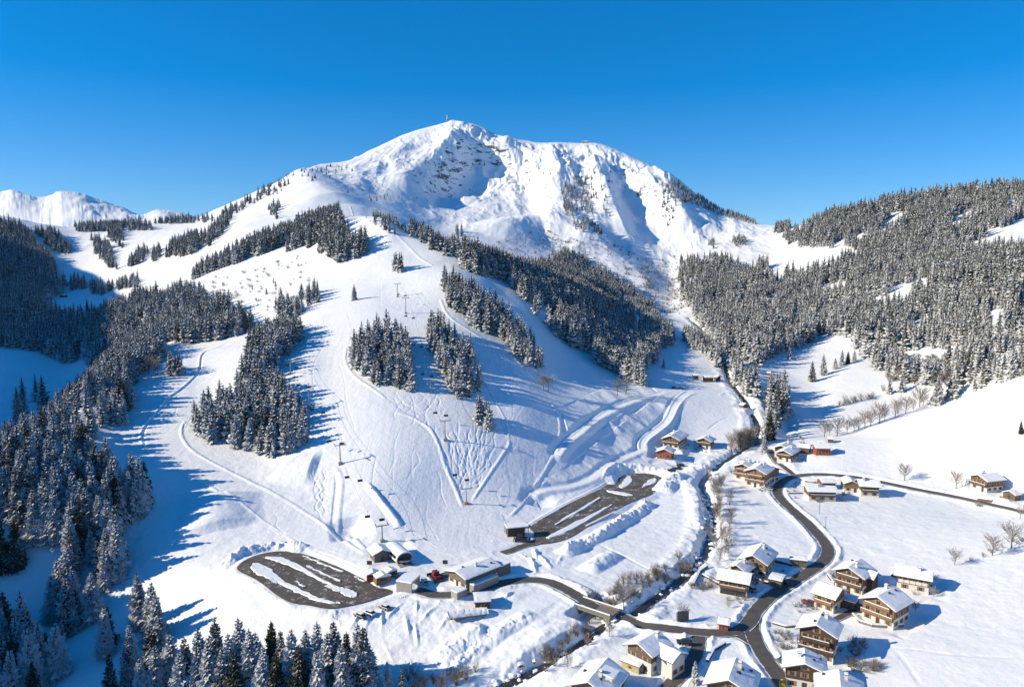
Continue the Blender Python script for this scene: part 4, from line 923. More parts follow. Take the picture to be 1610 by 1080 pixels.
for i in range(14):
    u = rs.uniform(205, 250); b = 575+rs.uniform(-14, 16); bare(u, b, b-rs.uniform(26, 38), 'pinkish-brown leafless tree on the upper edge of the left forest', 'brown trees in the left forest')
for i in range(14):
    u = rs.uniform(1395, 1500); b = 598+rs.uniform(-6, 8); bare(u, b, b-rs.uniform(18, 28), 'brown leafless tree at the lower edge of the right forest', 'brown trees at the right forest edge')
for i in range(12):
    u = rs.uniform(1320, 1400); b = 642-(u-1320)*.35+rs.uniform(-4, 4); bare(u, b, b-rs.uniform(8, 18), 'low leafless shrub along the middle field hedge', 'shrubs along the middle hedge', kind='bush')
for i in range(80):
    k = rs.uniform(0, 1); u = 1085-k*150+rs.gauss(0, 9); b = 893+k*67+rs.uniform(-24, 10); bare(u, b, b-rs.uniform(5, 24), 'frosted shrub on the creek bank above the road bridge', 'shrubs on the creek bank', kind='bush')
for i in range(30):
    u = rs.uniform(855, 940); b = 1040-(u-855)*.6+rs.uniform(-22, 18); bare(u, b, b-rs.uniform(10, 24), 'frosted shrub on the creek bank downstream of the bridge', 'shrubs below the bridge', kind='bush')
for i in range(22):
    u = rs.uniform(640, 760); b = 1078-(u-640)*.1+rs.uniform(-14, 10); bare(u, b, b-rs.uniform(14, 34), 'bare frosted shrub at the bottom edge by the creek', 'shrubs at the bottom edge', kind='bush', wide=.8)
for i in range(12):
    u = rs.uniform(1510, 1612); b = 885-(u-1510)*.38+rs.uniform(-3, 4); bare(u, b, b-rs.uniform(6, 12), 'low shrub in the hedge on the right hill', 'shrubs of the right hedge', kind='bush')
rocks_scrub = []
rg = np.random.default_rng(77)
def scrub():
    out = []
    for P, n in [([(850,380),(960,370),(1060,440),(1080,500),(1000,480),(880,430)], 420), ([(1000,430),(1060,400),(1090,480),(1040,500)], 260), ([(330,440),(480,400),(500,470),(420,490),(340,470)], 90), ([(760,385),(860,360),(900,390),(800,410)], 120), ([(560,340),(700,370),(720,400),(600,360)], 60), ([(1380,560),(1500,560),(1490,610),(1400,600)], 260), ([(620,250),(760,250),(760,300),(640,330)], 60), ([(960,250),(1060,290),(1050,340),(980,300)], 60)]:
        u0, v0 = np.min(P, 0); u1, v1 = np.max(P, 0); k = 0
        while k < n:
            u = rg.uniform(u0, u1); v = rg.uniform(v0, v1)
            if inpoly([u], [v], P)[0]:
                p = hit(u, v); out.append((p.x, p.y, p.z, rg.uniform(1.0, 4.0)*(1+p.y/2600))); k += 1
    return out
forest('mountain_scrub', scrub(), [m[0] for m in BUSH]+[BARE[0][0]], 'sparse bare scrub poking through the snow on the steep slopes', 'scrub', 1.3)
# ------------------------------------------------------------------ mesh builder
class MB:
    def __init__(s): s.V = []; s.F = []; s.M = []
    def quad(s, pts, m=0):
        i = len(s.V); s.V += [tuple(p) for p in pts]; s.F.append(tuple(range(i, i+len(pts)))); s.M.append(m); return s
    def box(s, x0, x1, y0, y1, z0, z1, m=0):
        i = len(s.V); s.V += [(x, y, z) for z in (z0, z1) for x, y in ((x0, y0), (x1, y0), (x1, y1), (x0, y1))]
        s.F += [(i, i+3, i+2, i+1), (i+4, i+5, i+6, i+7), (i, i+1, i+5, i+4), (i+1, i+2, i+6, i+5), (i+2, i+3, i+7, i+6), (i+3, i, i+4, i+7)]; s.M += [m]*6; return s
    def bar(s, a, b, r, m=0, n=6, r1=None):
        n0 = len(s.F); tube(s.V, s.F, Vector(a), Vector(b), r, r if r1 is None else r1, n); i = len(s.V)-2*n
        s.F += [tuple(range(i+n-1, i-1, -1)), tuple(range(i+n, i+2*n))]; s.M += [m]*(len(s.F)-n0); return s
    def prism(s, poly, y0, y1, m=0):   # polygon in xz, extruded along y (counter-clockwise seen from -y)
        n = len(poly); i = len(s.V); s.V += [(x, y0, z) for x, z in poly]+[(x, y1, z) for x, z in poly]
        s.F += [tuple(range(i, i+n)), tuple(range(i+2*n-1, i+n-1, -1))]+[(i+k, i+n+k, i+n+(k+1) % n, i+(k+1) % n) for k in range(n)]; s.M += [m]*(n+2); return s
    def mesh(s, name, mats, bevel=0):
        me = bpy.data.meshes.new(name); me.from_pydata(s.V, [], s.F)
        for m in (mats if isinstance(mats, (list, tuple)) else [mats]): me.materials.append(m)
        me.polygons.foreach_set('material_index', s.M); me.update()
        import bmesh
        bm = bmesh.new(); bm.from_mesh(me); bmesh.ops.recalc_face_normals(bm, faces=bm.faces)
        if bevel: bmesh.ops.bevel(bm, geom=bm.edges[:], offset=bevel, segments=2, affect='EDGES', profile=.5)
        bm.to_mesh(me); bm.free(); return me
    def part(s, name, mats, parent, bevel=0, label=None): return child(name, s.mesh(name, mats, bevel), parent, label)
def wood(name, c0, c1):
    m, nt, b = nmat(name, c0, .75); tc = node(nt, 'ShaderNodeTexCoord').outputs['Object']
    mp = node(nt, 'ShaderNodeMapping'); mp.inputs['Scale'].default_value = (4, 4, .6); link(nt, tc, mp.inputs['Vector'])
    n = noise(nt, 1.0, 4, .65, mp.outputs[0]); link(nt, ramp(nt, n, [(.3, c0), (.7, c1)]), b.inputs['Base Color']); bump(nt, n, .4, .05, b); return m
def plain(name, c, rough=.7, var=.12, scale=1.5, metal=0):
    m, nt, b = nmat(name, c, rough); n = noise(nt, scale, 4, .6, node(nt, 'ShaderNodeTexCoord').outputs['Object'])
    link(nt, ramp(nt, n, [(.25, tuple(x*(1-var) for x in c)), (.75, tuple(min(1, x*(1+var)) for x in c))]), b.inputs['Base Color']); b.inputs['Metallic'].default_value = metal; return m
MW = dict(wood=wood('brown_wood', (.085,.055,.038), (.165,.11,.075)), dark=wood('dark_wood', (.04,.025,.017), (.10,.062,.042)), orange=wood('orange_wood', (.16,.092,.052), (.28,.165,.095)),
          red=wood('red_wood', (.20,.045,.025), (.32,.085,.045)), grey=wood('grey_wood', (.10,.09,.08), (.19,.17,.15)))
mplaster = plain('white_plaster', (.62,.60,.56), .85, .06); mbeige = plain('beige_plaster', (.42,.36,.22), .85, .1); mconc = plain('concrete', (.30,.29,.27), .85, .15)
msteel = plain('steel', (.32,.33,.34), .5, .12, 3, .6); mdark = plain('dark_metal', (.03,.032,.035), .5, .2); mframe = plain('window_frame', (.30,.19,.11), .6)
mroof = plain('roof_tiles', (.10,.06,.045), .8, .2, 3); mglass, _, bg_ = nmat('window_glass', (.03,.04,.05), .08)
morange = plain('orange_base', (.55,.16,.04), .7); myellow = plain('yellow_paint', (.6,.42,.03), .5); mredp = plain('red_paint', (.16,.015,.02), .45); mstone = plain('stone', (.20,.18,.16), .9, .3, 2)
def window_mesh(w, h):
    b = MB(); t = .09
    b.box(-w/2, w/2, -.06, .0, h/2-t, h/2).box(-w/2, w/2, -.06, 0, -h/2, -h/2+t).box(-w/2, -w/2+t, -.06, 0, -h/2+t, h/2-t).box(w/2-t, w/2, -.06, 0, -h/2+t, h/2-t).box(-.03, .03, -.05, 0, -h/2+t, h/2-t)
    b.box(-w/2-.42, -w/2-.04, -.05, 0, -h/2, h/2).box(w/2+.04, w/2+.42, -.05, 0, -h/2, h/2)
    return b.mesh('window', mframe), MB().box(-w/2+t, w/2-t, -.03, -.004, -h/2+t, h/2-t).mesh('pane', mglass)
WM, PM = window_mesh(1.15, 1.25)
def put_window(root, x, y, z, rz):
    o = child('window', WM, root); o.location = (x, y, z); o.rotation_euler = (0, 0, rz); q = child('pane', PM, o); return o
def roof_parts(root, w, L, z0, pitch, mats, th=.55, rs=None, chimney=True, y_off=0, vents=0, dormer=0):
    k = math.tan(math.radians(pitch)); hw_ = w/2; zr_ = z0+hw_*k
    t = .22
    poly = [(-hw_, z0-.0), (0, zr_), (hw_, z0), (hw_, z0+t), (0, zr_+t), (-hw_, z0+t)]
    # order counter-clockwise seen from the front
    rf = MB().prism([(hw_, z0), (hw_, z0+t), (0, zr_+t), (-hw_, z0+t), (-hw_, z0), (0, zr_)], y_off-L/2, y_off+L/2).part('roof', mats, root)
    # snow lies on both pitches, thick and a little uneven
    ny, nx = max(6, int(L/1.0)), max(8, int(w/1.0)); V = []; Fc = []; rs = rs or random.Random(1)
    nx += nx % 2
    def zt(x): return zr_+t-abs(x)*k
    for j in range(ny+1):
        y = y_off+(-L/2+.02)+(L-.04)*j/ny
        for i in range(nx+1):
            x = (-hw_+.02)+(w-.04)*i/nx; e = min(hw_-abs(x), L/2-abs(y-y_off)); hh = th*min(1, .7+e*.6)*(1+.10*rs.uniform(-1, 1)); rd = 0
            V.append((x, y, zt(x)+hh-rd))
    n1 = len(V)
    for j in range(ny):
        for i in range(nx): a = j*(nx+1)+i; Fc.append((a, a+1, a+nx+2, a+nx+1))
    rim = [i for i in range(nx+1)]+[j*(nx+1)+nx for j in range(1, ny+1)]+[ny*(nx+1)+i for i in range(nx-1, -1, -1)]+[j*(nx+1) for j in range(ny-1, 0, -1)]
    for r in rim: x, y, z = V[r]; V.append((x*1.004, y, zt(x)+.004))
    m = len(rim)
    for q in range(m): Fc.append((rim[(q+1) % m], rim[q], n1+q, n1+(q+1) % m))
    me = new_mesh('roof_snow', V, Fc, mroofsnow); child('roof_snow', me, rf)
    if chimney:
        cy = y_off+rs.uniform(-.2, .25)*L; cx = rs.choice((-1, 1))*w*.12
        b = MB().box(cx-.4, cx+.4, cy-.4, cy+.4, zr_-.8, zr_+1.2, 0).box(cx-.5, cx+.5, cy-.5, cy+.5, zr_+1.2, zr_+1.32, 1).box(cx-.42, cx+.42, cy-.42, cy+.42, zr_+1.32, zr_+1.62, 2)
        b.part('chimney', [mplaster, mdark, mroofsnow], rf)
    for q in range(vents):
        cx = rs.uniform(-.35, .35)*w; cy = y_off+rs.uniform(-.3, .35)*L; z = zt(cx)+th
        MB().box(cx-.28, cx+.28, cy-.3, cy+.3, z-.3, z+.35).part('vent', mdark, rf)
    if dormer:
        b = MB(); zz = zt(w*.25)+.2; b.box(w*.13, w*.36, -1.6, 1.6, zz-.5, zz+1.3, 0); b.part('dormer', mplaster, rf)
        MB().quad([(w*.08, -2, zz+1.9), (w*.41, -2, zz+1.35), (w*.41, 2, zz+1.35), (w*.08, 2, zz+1.9)]).quad([(w*.08, -2, zz+1.5), (w*.41, -2, zz+1.1), (w*.41, 2, zz+1.1), (w*.08, 2, zz+1.5)]).quad([(w*.41, -2, zz+1.1), (w*.41, 2, zz+1.1), (w*.41, 2, zz+1.35), (w*.41, -2, zz+1.35)]).quad([(w*.08, -2, zz+1.5), (w*.41, -2, zz+1.1), (w*.41, -2, zz+1.35), (w*.08, -2, zz+1.9)]).part('dormer_roof', mroofsnow, rf)
    return rf
def gable_block(root, w, L, hw, pitch, o, seed, front_faces=True):
    rs = random.Random(seed); ov = 1.0 if w > 7 else .45
    ww, WL = w-2*ov, L-2*ov; k = math.tan(math.radians(pitch)); z1 = hw
    ze = hw; zg_ = hw+(w/2)*k-.02
    eave = hw+ (w/2-ww/2)*k
    wd = MW['orange' if o.get('orange') else 'red' if o.get('red') else 'dark' if o.get('dark') else 'grey' if o.get('grey') else 'wood']
    low = mplaster if not o.get('beige') else mbeige
    hut = hw < 3.4
    zs = .0 if hut or (o.get('red') and hw < 4.2) else hw*(.62 if o.get('white') else .5)
    if zs: MB().box(-ww/2, ww/2, -WL/2, WL/2, -1.5, zs).part('wall', low, root)
    um = low if o.get('beige') else wd
    MB().prism([(-ww/2, zs if zs else -1.5), (ww/2, zs if zs else -1.5), (ww/2, eave-.03), (0, zg_-.03), (-ww/2, eave-.03)], -WL/2+.03*(-1 if zs else 0), WL/2+(.03 if zs else 0)).part('upper_wall' if zs else 'wall', um, root)
    roof_parts(root, w, L, hw, pitch, mroof, .4 if w > 7 else .34, rs, chimney=not hut and not o.get('red'), vents=4 if o.get('vents') else (2 if w > 9.5 else 0), dormer=o.get('dormer'))
    if hut:
        MB().box(-.5, .5, -WL/2-.05, -WL/2, 0, min(1.9, hw-.1)).part('door', mdark, root)
        if w > 4: put_window(root, ww/2+.01, 0, hw*.55, math.pi/2).scale = (.6, 1, .6); put_window(root, -ww/2-.01, 0, hw*.55, -math.pi/2).scale = (.6, 1, .6)
        return
    rows = [1.45] if hw < 4.6 else ([1.5, 4.0] if hw < 6.8 else [1.4, 3.9, 6.2])
    yf = -WL/2-(.035)
    n = max(2, int(ww/2.7))
    for ri, z in enumerate(rows):
        for i in range(n):
            x = -ww/2+ww*(i+.5)/n
            if ri == 0 and i == n//2: continue
            put_window(root, x, yf, z, 0)
    if hw > 4 and w > 8: put_window(root, 0, yf, hw+.75, 0)
    MB().box(-ww/2+ww*(n//2+.5)/n-.55, -ww/2+ww*(n//2+.5)/n+.55, yf-.04, yf+.02, 0, 2.1).part('door', MW['dark'], root)
    ns = max(2, int(WL/3.0))
    for sg in (-1, 1):
        for z in rows:
            if z > hw-.5: continue
            for i in range(ns): put_window(root, sg*(ww/2+.035), -WL/2+WL*(i+.5)/ns, z, sg*math.pi/2)
    bl = o.get('bal', '')
    def balcony(x0, x1, y0, y1, z, side):
        b = MB(); b.box(x0, x1, y0, y1, z-.12, z)
        par = child('balcony', b.mesh('balcony', wd), root)
        r = MB()
        if side == 'f': r.box(x0, x1, y0-.002, y0+.07, z+.15, z+1.0).box(x0+.002, x0+.07, y0+.07, y1, z+.15, z+1.0).box(x1-.07, x1-.002, y0+.07, y1, z+.15, z+1.0)
        else:
            xx = x0 if abs(x0) > abs(x1) else x1; sg = 1 if xx > 0 else -1
            r.box(min(xx, xx-.07*sg), max(xx, xx-.07*sg), y0, y1, z+.15, z+1.0)
        r.part('railing', wd, par)
        s = MB()
        if side == 'f': s.box(x0+.1, x1-.1, y0-.02, y0+.12, z+1.0, z+1.16)
        else: s.box(min(xx, xx-.12*sg), max(xx, xx-.12*sg), y0+.1, y1-.1, z+1.0, z+1.16)
        s.part('snow', mroofsnow, par)
    if bl.startswith('front'):
        balcony(-ww/2-.1, ww/2+.1, yf-1.15, yf-.01, 2.75, 'f')
        if bl == 'front2': balcony(-ww/2*.8, ww/2*.8, yf-1.0, yf-.01, 5.1, 'f')
    if bl == 'side':
        sg = o['_side']; x = sg*(ww/2+.04)
        balcony(min(x, x+sg*1.0), max(x, x+sg*1.0), -WL/2+.3, WL/2-.3, hw*.5+.2, 's')
    if o.get('panels') or o.get('arc'):
        sg = o['_side']
        for i in range(5):
            y = -WL/2+WL*(i+.7)/5.4; x = sg*(ww/2+.05)
            MB().box(min(x, x+sg*.05), max(x, x+sg*.05), y-.75, y+.75, (2.6 if o.get('panels') else .3), (3.6 if o.get('panels') else 2.1)).part('panel' if o.get('panels') else 'arch', mplaster if o.get('panels') else mdark, root)
for i, (h, q) in enumerate(zip(HS, HP)):
    nm, fr, bk, w, hw, pt, o, lab = h; x, y, z, d, L = q
    names = dict(chalet='chalet', barn='barn', hut='hut', lodge='ski_lodge'); cats = dict(chalet='house', barn='barn', hut='hut', lodge='lodge')
    rz = math.atan2(d.y, d.x)-math.pi/2
    root = empty(names[nm], (x, y, z), rz, lab, cats[nm])
    # which long side looks to the camera
    s = Vector((math.cos(rz), math.sin(rz), 0)); o['_side'] = 1 if s.dot(Vector((-x, -y, 0))) > 0 else -1
    gable_block(root, w, L, hw, pt, o, 40+i)
    if o.get('wing') or o.get('cross'):
        sg = 1; W2, L2 = (7, 9) if o.get('wing') else (6, 6)
        r2 = bpy.data.objects.new('wing', None); COL.objects.link(r2); r2.parent = root; r2.location = (w*.5 if o.get('wing') else w*.36, L*.12, 0); r2.rotation_euler = (0, 0, math.pi/2)
        e = L2/2; ww = W2-1.4; k = math.tan(math.radians(pt)); hz = hw-.6
        MB().prism([(-ww/2, -1), (ww/2, -1), (ww/2, hz+.3), (0, hz+W2/2*k-.05), (-ww/2, hz+.3)], -e+.7, e-.7).part('wing_wall', mplaster if o.get('wing') else MW['dark'], r2)
        roof_parts(r2, W2, L2, hz, pt, mroof, .5, random.Random(i), chimney=False)
        if o.get('wing'):
            for yy in (-1.4, 1.4): put_window(r2, yy, -e+.66, 1.8, 0)
    if nm == 'lodge':
        MB().box(w/2-1.0, w/2+1.8, -L/2+2, L/2-3, -1, 1.9).part('terrace', mconc, root); MB().box(w/2-.95, w/2+1.7, -L/2+2.1, L/2-3.1, 1.9, 2.2).part('terrace_snow', mroofsnow, root, .08)
        MB().box(-2, w/2-.8, L/2-.9, L/2+5, -1, 3.3).part('annex', MW['grey'], root); MB().box(-2.1, w/2-.7, L/2-.8, L/2+5.1, 3.3, 3.7).part('annex_snow', mroofsnow, root, .1)
        MB().box(w/2-1.2, w/2+1.8, -L/2-5, -L/2-1, -1, 1.8).part('store_room', mconc, root); MB().box(w/2-1.3, w/2+1.9, -L/2-5.1, -L/2-.9, 1.8, 2.1).part('store_snow', mroofsnow, root, .1)
        MB().box(-w/2-6, -w/2-1.2, -L/2+2, L/2-2, -.3, .25).part('deck', MW['grey'], root)
    if o.get('dark') and nm == 'barn' and hw > 5:
        MB().bar((-w/2+.3, -L/2-.6, .9), (-w/2+.3, -L/2+1.6, .9), .8, 0, 12).part('tank', myellow, root)
# hotel of three joined blocks
hr = empty('hotel', (HHP[1][0], HHP[1][1], zh), 0, 'big wooden hotel with tiers of balconies and two front gables near the road loop', 'hotel')
for i, ((a, b, w, hw, pt), (x, y, z, d, L)) in enumerate(zip(HOTEL, HHP)):
    r2 = bpy.data.objects.new('wing', None); COL.objects.link(r2); r2.parent = hr; r2.location = (x-HHP[1][0], y-HHP[1][1], 0); r2.rotation_euler = (0, 0, math.atan2(d.y, d.x)-math.pi/2)
    gable_block(r2, w, max(L, 9) if i < 2 else L, hw, pt, dict(bal='front2' if i < 2 else '', orange=i < 2, grey=i == 2, _side=1, vents=i == 2), 90+i)
def spot(u, v, rz=0): p = hit(u, v); return p, rz
# ------------------------------------------------------------------ lift station with a barrel roof
x, y, z, d, L = ST; rz = math.atan2(d.y, d.x)-math.pi/2
st = empty('lift_station', (x, y, z), rz, 'rounded white chairlift base station with a dark window band', 'lift station')
st.scale = (.72, .72, .72)
def arc(r, z0, a0, a1, n, sq=.75): return [(r*math.cos(a0+(a1-a0)*i/n), z0+sq*r*math.sin(a0+(a1-a0)*i/n)) for i in range(n+1)]
po = arc(4.4, 2.6, 0, math.pi, 14); pi_ = arc(4.1, 2.6, math.pi, 0, 14)
MB().prism([(4.4, 1.9)]+po+[(-4.4, 1.9), (-4.1, 1.9)]+pi_+[(4.1, 1.9)], -8.5, 8.5).part('shell', mplaster, st)
MB().prism(arc(4.62, 2.6, .55, math.pi-.55, 12)+list(reversed(arc(4.41, 2.6, .55, math.pi-.55, 12))), -8.3, 8.3).part('roof_snow', mroofsnow, st)
MB().prism(arc(4.46, 2.6, math.pi-.62, math.pi-.12, 4)+list(reversed(arc(4.40, 2.6, math.pi-.62, math.pi-.12, 4))), -7, 7).part('window_band', mglass, st)
MB().box(-2.9, 2.9, -6.5, 7, -1, 2.1).part('machine_room', MW['grey'], st)
MB().prism(arc(3.4, 2.6, 0, math.pi, 10)+[(-3.4, 2.3), (3.4, 2.3)], -8.0, -7.6).part('end_shade', mdark, st)  # dark sheet stands in for the shade inside the open end
MB().bar((0, -8.3, 2.2), (0, -8.3, 2.5), 3.0, 0, 24).part('bullwheel', msteel, st)
MB().box(-3.6, 3.6, -11, -7, -.6, .25).part('platform', mconc, st)
# ------------------------------------------------------------------ chairlifts
def pylon(u, base, top, dirv, label, orange=False, group='chairlift pylons', arm=4.6):
    p = hit(u, base); h = (base-top)/F0*(p.y*CP-(p.z-CAMZ)*SP)*1.02
    o = empty('lift_pylon', p, math.atan2(dirv.y, dirv.x)-math.pi/2, label, 'pylon', group)
    MB().bar((0, 0, -.5), (0, 0, h), .34, 0, 10, .2).part('pole', msteel, o)
    MB().box(-arm/2, arm/2, -.16, .16, h-.15, h+.2).part('crossarm', msteel, o)
    MB().box(-.9, .9, -.9, .9, -.8, .7).part('base', morange if orange else mconc, o, .08)
    for s in (-1, 1):
        b = MB().box(s*arm/2-.12, s*arm/2+.12, -1.5, 1.5, h+.2, h+.42)
        for k in range(4): b.bar((s*arm/2-.1, -1.2+.8*k, h+.5), (s*arm/2+.1, -1.2+.8*k, h+.5), .2, 0, 8)
        b.part('sheaves', msteel, o)
    return [p+Vector((0, 0, h+.7)), o, arm]
def lift(stations, cable_label, chair_label, group, nchair, top_pt=None, chairpos=None):
    tops = []
    n = len(stations)
    pts = [hit(s[0], s[1]) for s in stations]
    for i, s in enumerate(stations):
        d = pts[min(i+1, n-1)]-pts[max(i-1, 0)]; d.z = 0; d.normalize()
        t, o, arm = pylon(s[0], s[1], s[2], d, s[3], i == 0 and s[4], None); sd = Vector((-d.y, d.x, 0)); tops.append((t, sd, arm))
    for sg in (-1, 1):
        P = []
        for (a, sa, ar), (b, sb, br) in zip(tops[:-1], tops[1:]):
            A = a+sa*(sg*ar/2); B = b+sb*(sg*br/2); L = (B-A).length
            for k in range(8): t = k/8; q = A.lerp(B, t); q.z -= L*.025*4*t*(1-t); P.append(q)
        P.append(tops[-1][0]+tops[-1][1]*(sg*tops[-1][2]/2))
        b = MB()
        for a, c in zip(P[:-1], P[1:]): b.bar(a, c, .035, 0, 4)
        o = bpy.data.objects.new('lift_cable', b.mesh('lift_cable', mdark)); COL.objects.link(o); setp(o, cable_label % ('left' if sg > 0 else 'right'), 'cable')
        acc = 0; nxt = 8+4*(sg > 0)
        for a, c in zip(P[:-1], P[1:]):
            L = (c-a).length
            while acc+L > nxt:
                t = (nxt-acc)/L; q = a.lerp(c, t); place_chair(q, c-a, chair_label, group); nxt += nchair
            acc += L
b = MB(); b.bar((0, 0, 0), (0, 0, -1.9), .05, 0, 5).bar((-.95, 0, -1.9), (.95, 0, -1.9), .05, 0, 5); HANG = b.mesh('hanger', mdark)
b = MB(); b.box(-1.05, 1.05, -.45, .1, -2.75, -2.65).box(-1.05, 1.05, .1, .2, -2.7, -1.95).bar((-.95, .1, -1.9), (-.95, .1, -2.7), .04, 0, 5).bar((.95, .1, -1.9), (.95, .1, -2.7), .04, 0, 5); SEAT = b.mesh('seat', mdark)
def place_chair(q, d, label, group):
    o = empty('lift_chair', q, math.atan2(d.y, d.x)-math.pi/2, label, 'chairlift seat', group); child('hanger', HANG, o); child('seat', SEAT, o)
lift([(601,851,826,'steel gantry pylon standing over the rounded lift station',False),(535,729,700,'pylon with a long shadow where the shaded piste begins',False),(486,642,613,'pylon beside the lower right corner of the island wood',False),(457,588,567,'pylon beside the upper right edge of the island wood',False),(437,552,534,'highest pylon of the island-wood chairlift',False)],
     '%s steel cable of the chairlift beside the island wood', 'empty chair hanging on the chairlift beside the island wood', 'chairs of the island-wood chairlift', 33)
lift([(733,792,768,'yellow-footed bottom pylon where the two track edges meet',True),(700,692,662,'pylon on the ski-track slope below the square wood',False),(677,618,600,'pylon in the shaded gap beside the narrow wood',False),(638,493,469,'lower pylon of the pair on the upper piste',False),(625,467,447,'upper pylon of the pair on the upper piste',False)],
     '%s steel cable of the chairlift through the gap in the woods', 'empty chair hanging on the chairlift through the gap in the woods', 'chairs of the gap chairlift', 48)
# ------------------------------------------------------------------ bridge, underpass, base area
br = empty('road_bridge', (BR.x, BR.y, BRZ), math.atan2(BRD.y, BRD.x), 'concrete road bridge over the snowy creek', 'bridge')
hw_ = ROADW['main']/2
MB().box(-6.6, 6.6, -hw_-.9, hw_+.9, -.75, -.06).part('deck', mstone, br)
for s in (-1, 1):
    MB().box(-6.7, 6.7, s*(hw_+.6)-.14, s*(hw_+.6)+.14, -.06, .5).part('parapet', mstone, br); MB().box(-6.6, 6.6, s*(hw_+.6)-.2, s*(hw_+.6)+.2, .5, .8).part('parapet_snow', mroofsnow, br, .06)
    MB().box(s*5.4-1.0, s*5.4+1.0, -hw_-.8, hw_+.8, -5, -.75).part('abutment', mstone, br)
p = hit(643, 924); d = road_paths['main'][4]-road_paths['main'][0]; d.z = 0; d.normalize()
up = empty('underpass', (p.x, p.y, zr), math.atan2(d.y, d.x), 'grey concrete underpass carrying snow over the road beside the parking area', 'underpass')
MB().box(-3, 2.5, 2.6, 3.1, -1, 2.6).part('wall', mconc, up); MB().box(-3, 2.5, -3.1, -2.6, -1, 2.6).part('wall', mconc, up)
MB().box(-3, 2.5, -3.1, 3.1, 2.6, 2.95).part('slab', mconc, up); MB().box(-3.1, 2.6, -3.2, 3.2, 2.95, 3.5).part('snow', mroofsnow, up, .15)
# shelters and machines
def shed_roof(u, v, w, L, h, rz, label, name, cat, mat):
    p = hit(u, v); o = empty(name, p, rz, label, cat)
    for sx in (-1, 1):
        for sy in (-1, 1): MB().bar((sx*(w/2-.3), sy*(L/2-.3), -.5), (sx*(w/2-.3), sy*(L/2-.3), h), .12).part('post', msteel, o)
    MB().box(-w/2, w/2, -L/2, L/2, h, h+.25).part('roof', mat, o); MB().box(-w/2+.1, w/2-.1, -L/2+.1, L/2-.1, h+.25, h+.7).part('roof_snow', mroofsnow, o, .12)
    MB().box(-w/2+.6, w/2-1.6, -L/2+.6, L/2-.6, -.5, h-.3).part('cabin', mat, o); MB().bar((w/2, 0, h-.6), (w/2, 0, h-.2), 1.5, 0, 16).part('drive_wheel', msteel, o); return o
shed_roof(812, 840, 9, 5, 3.2, .25, 'drag lift shelter in blue shade beside the upper parking area', 'lift_shelter', 'shelter', MW['dark'])
def groomer(u, v, rz, body, label):
    p = hit(u, v); o = empty('snow_groomer', p, rz, label, 'snow groomer')
    MB().box(-1.0, 1.0, -2.2, 2.0, .55, 1.2).part('body', body, o, .12)
    MB().prism([(-.95, 1.2), (.95, 1.2), (.8, 2.4), (-.8, 2.4)], -.2, 1.7).part('cab', body, o); MB().box(-.82, .82, 1.70, 1.74, 1.35, 2.2).part('windscreen', mglass, o)
    for s in (-1, 1): MB().prism([(s*1.55-.4, 0), (s*1.55+.4, 0), (s*1.55+.4, .8), (s*1.55-.4, .8)], -2.4, 2.3).part('track', mdark, o, .1)
    MB().box(-2.3, 2.3, 2.8, 3.0, .1, 1.1).part('blade', mdark, o); MB().bar((-.6, 2.0, .6), (-.6, 2.8, .6), .1).bar((.6, 2.0, .6), (.6, 2.8, .6), .1).part('arms', msteel, o)
    MB().box(-2.0, 2.0, -3.4, -2.6, .1, .6).part('tiller', mdark, o)
groomer(686, 909, .5, mredp, 'red snow groomer parked at the left end of the ski lodge'); groomer(820, 849, 1.5, mdark, 'dark snow groomer beside the upper parking entrance')
def car(u, v, rz, col, snow, label, group=None):
    p = hit(u, v); m = plain('car_paint', col, .35, .05); o = empty('parked_car', p+Vector((0, 0, .05)), rz, label, 'car', group)
    MB().prism([(-.85, .35), (.85, .35), (.9, .8), (.8, .95), (-.8, .95), (-.9, .8)], -2.1, 2.1).part('body', m, o, .06)
    b = MB(); i = 0; V = [(-.78, -1.75, .95), (.78, -1.75, .95), (.78, 1.0, .95), (-.78, 1.0, .95), (-.6, -1.3, 1.42), (.6, -1.3, 1.42), (.6, .45, 1.42), (-.6, .45, 1.42)]
    b.V = V; b.F = [(0, 1, 5, 4), (1, 2, 6, 5), (2, 3, 7, 6), (3, 0, 4, 7), (4, 5, 6, 7)]; b.M = [0]*5; b.part('window', mglass, o)
    MB().box(-.6, .6, -1.3, .45, 1.42, 1.6 if snow else 1.46).part('roof_snow' if snow else 'roof', mroofsnow if snow else m, o, .02)
    for sx in (-1, 1):
        for sy in (-1.3, 1.3): MB().bar((sx*.9, sy, .33), (sx*.68, sy, .33), .33, 0, 12).part('wheel', mdark, o)
    for sx in (-.6, .6): MB().box(sx-.15, sx+.15, 2.08, 2.13, .62, .78).part('headlight', mglass, o)
    if snow: MB().box(-.72, .72, 1.05, 2.0, .95, 1.12).part('bonnet_snow', mroofsnow, o, .03)
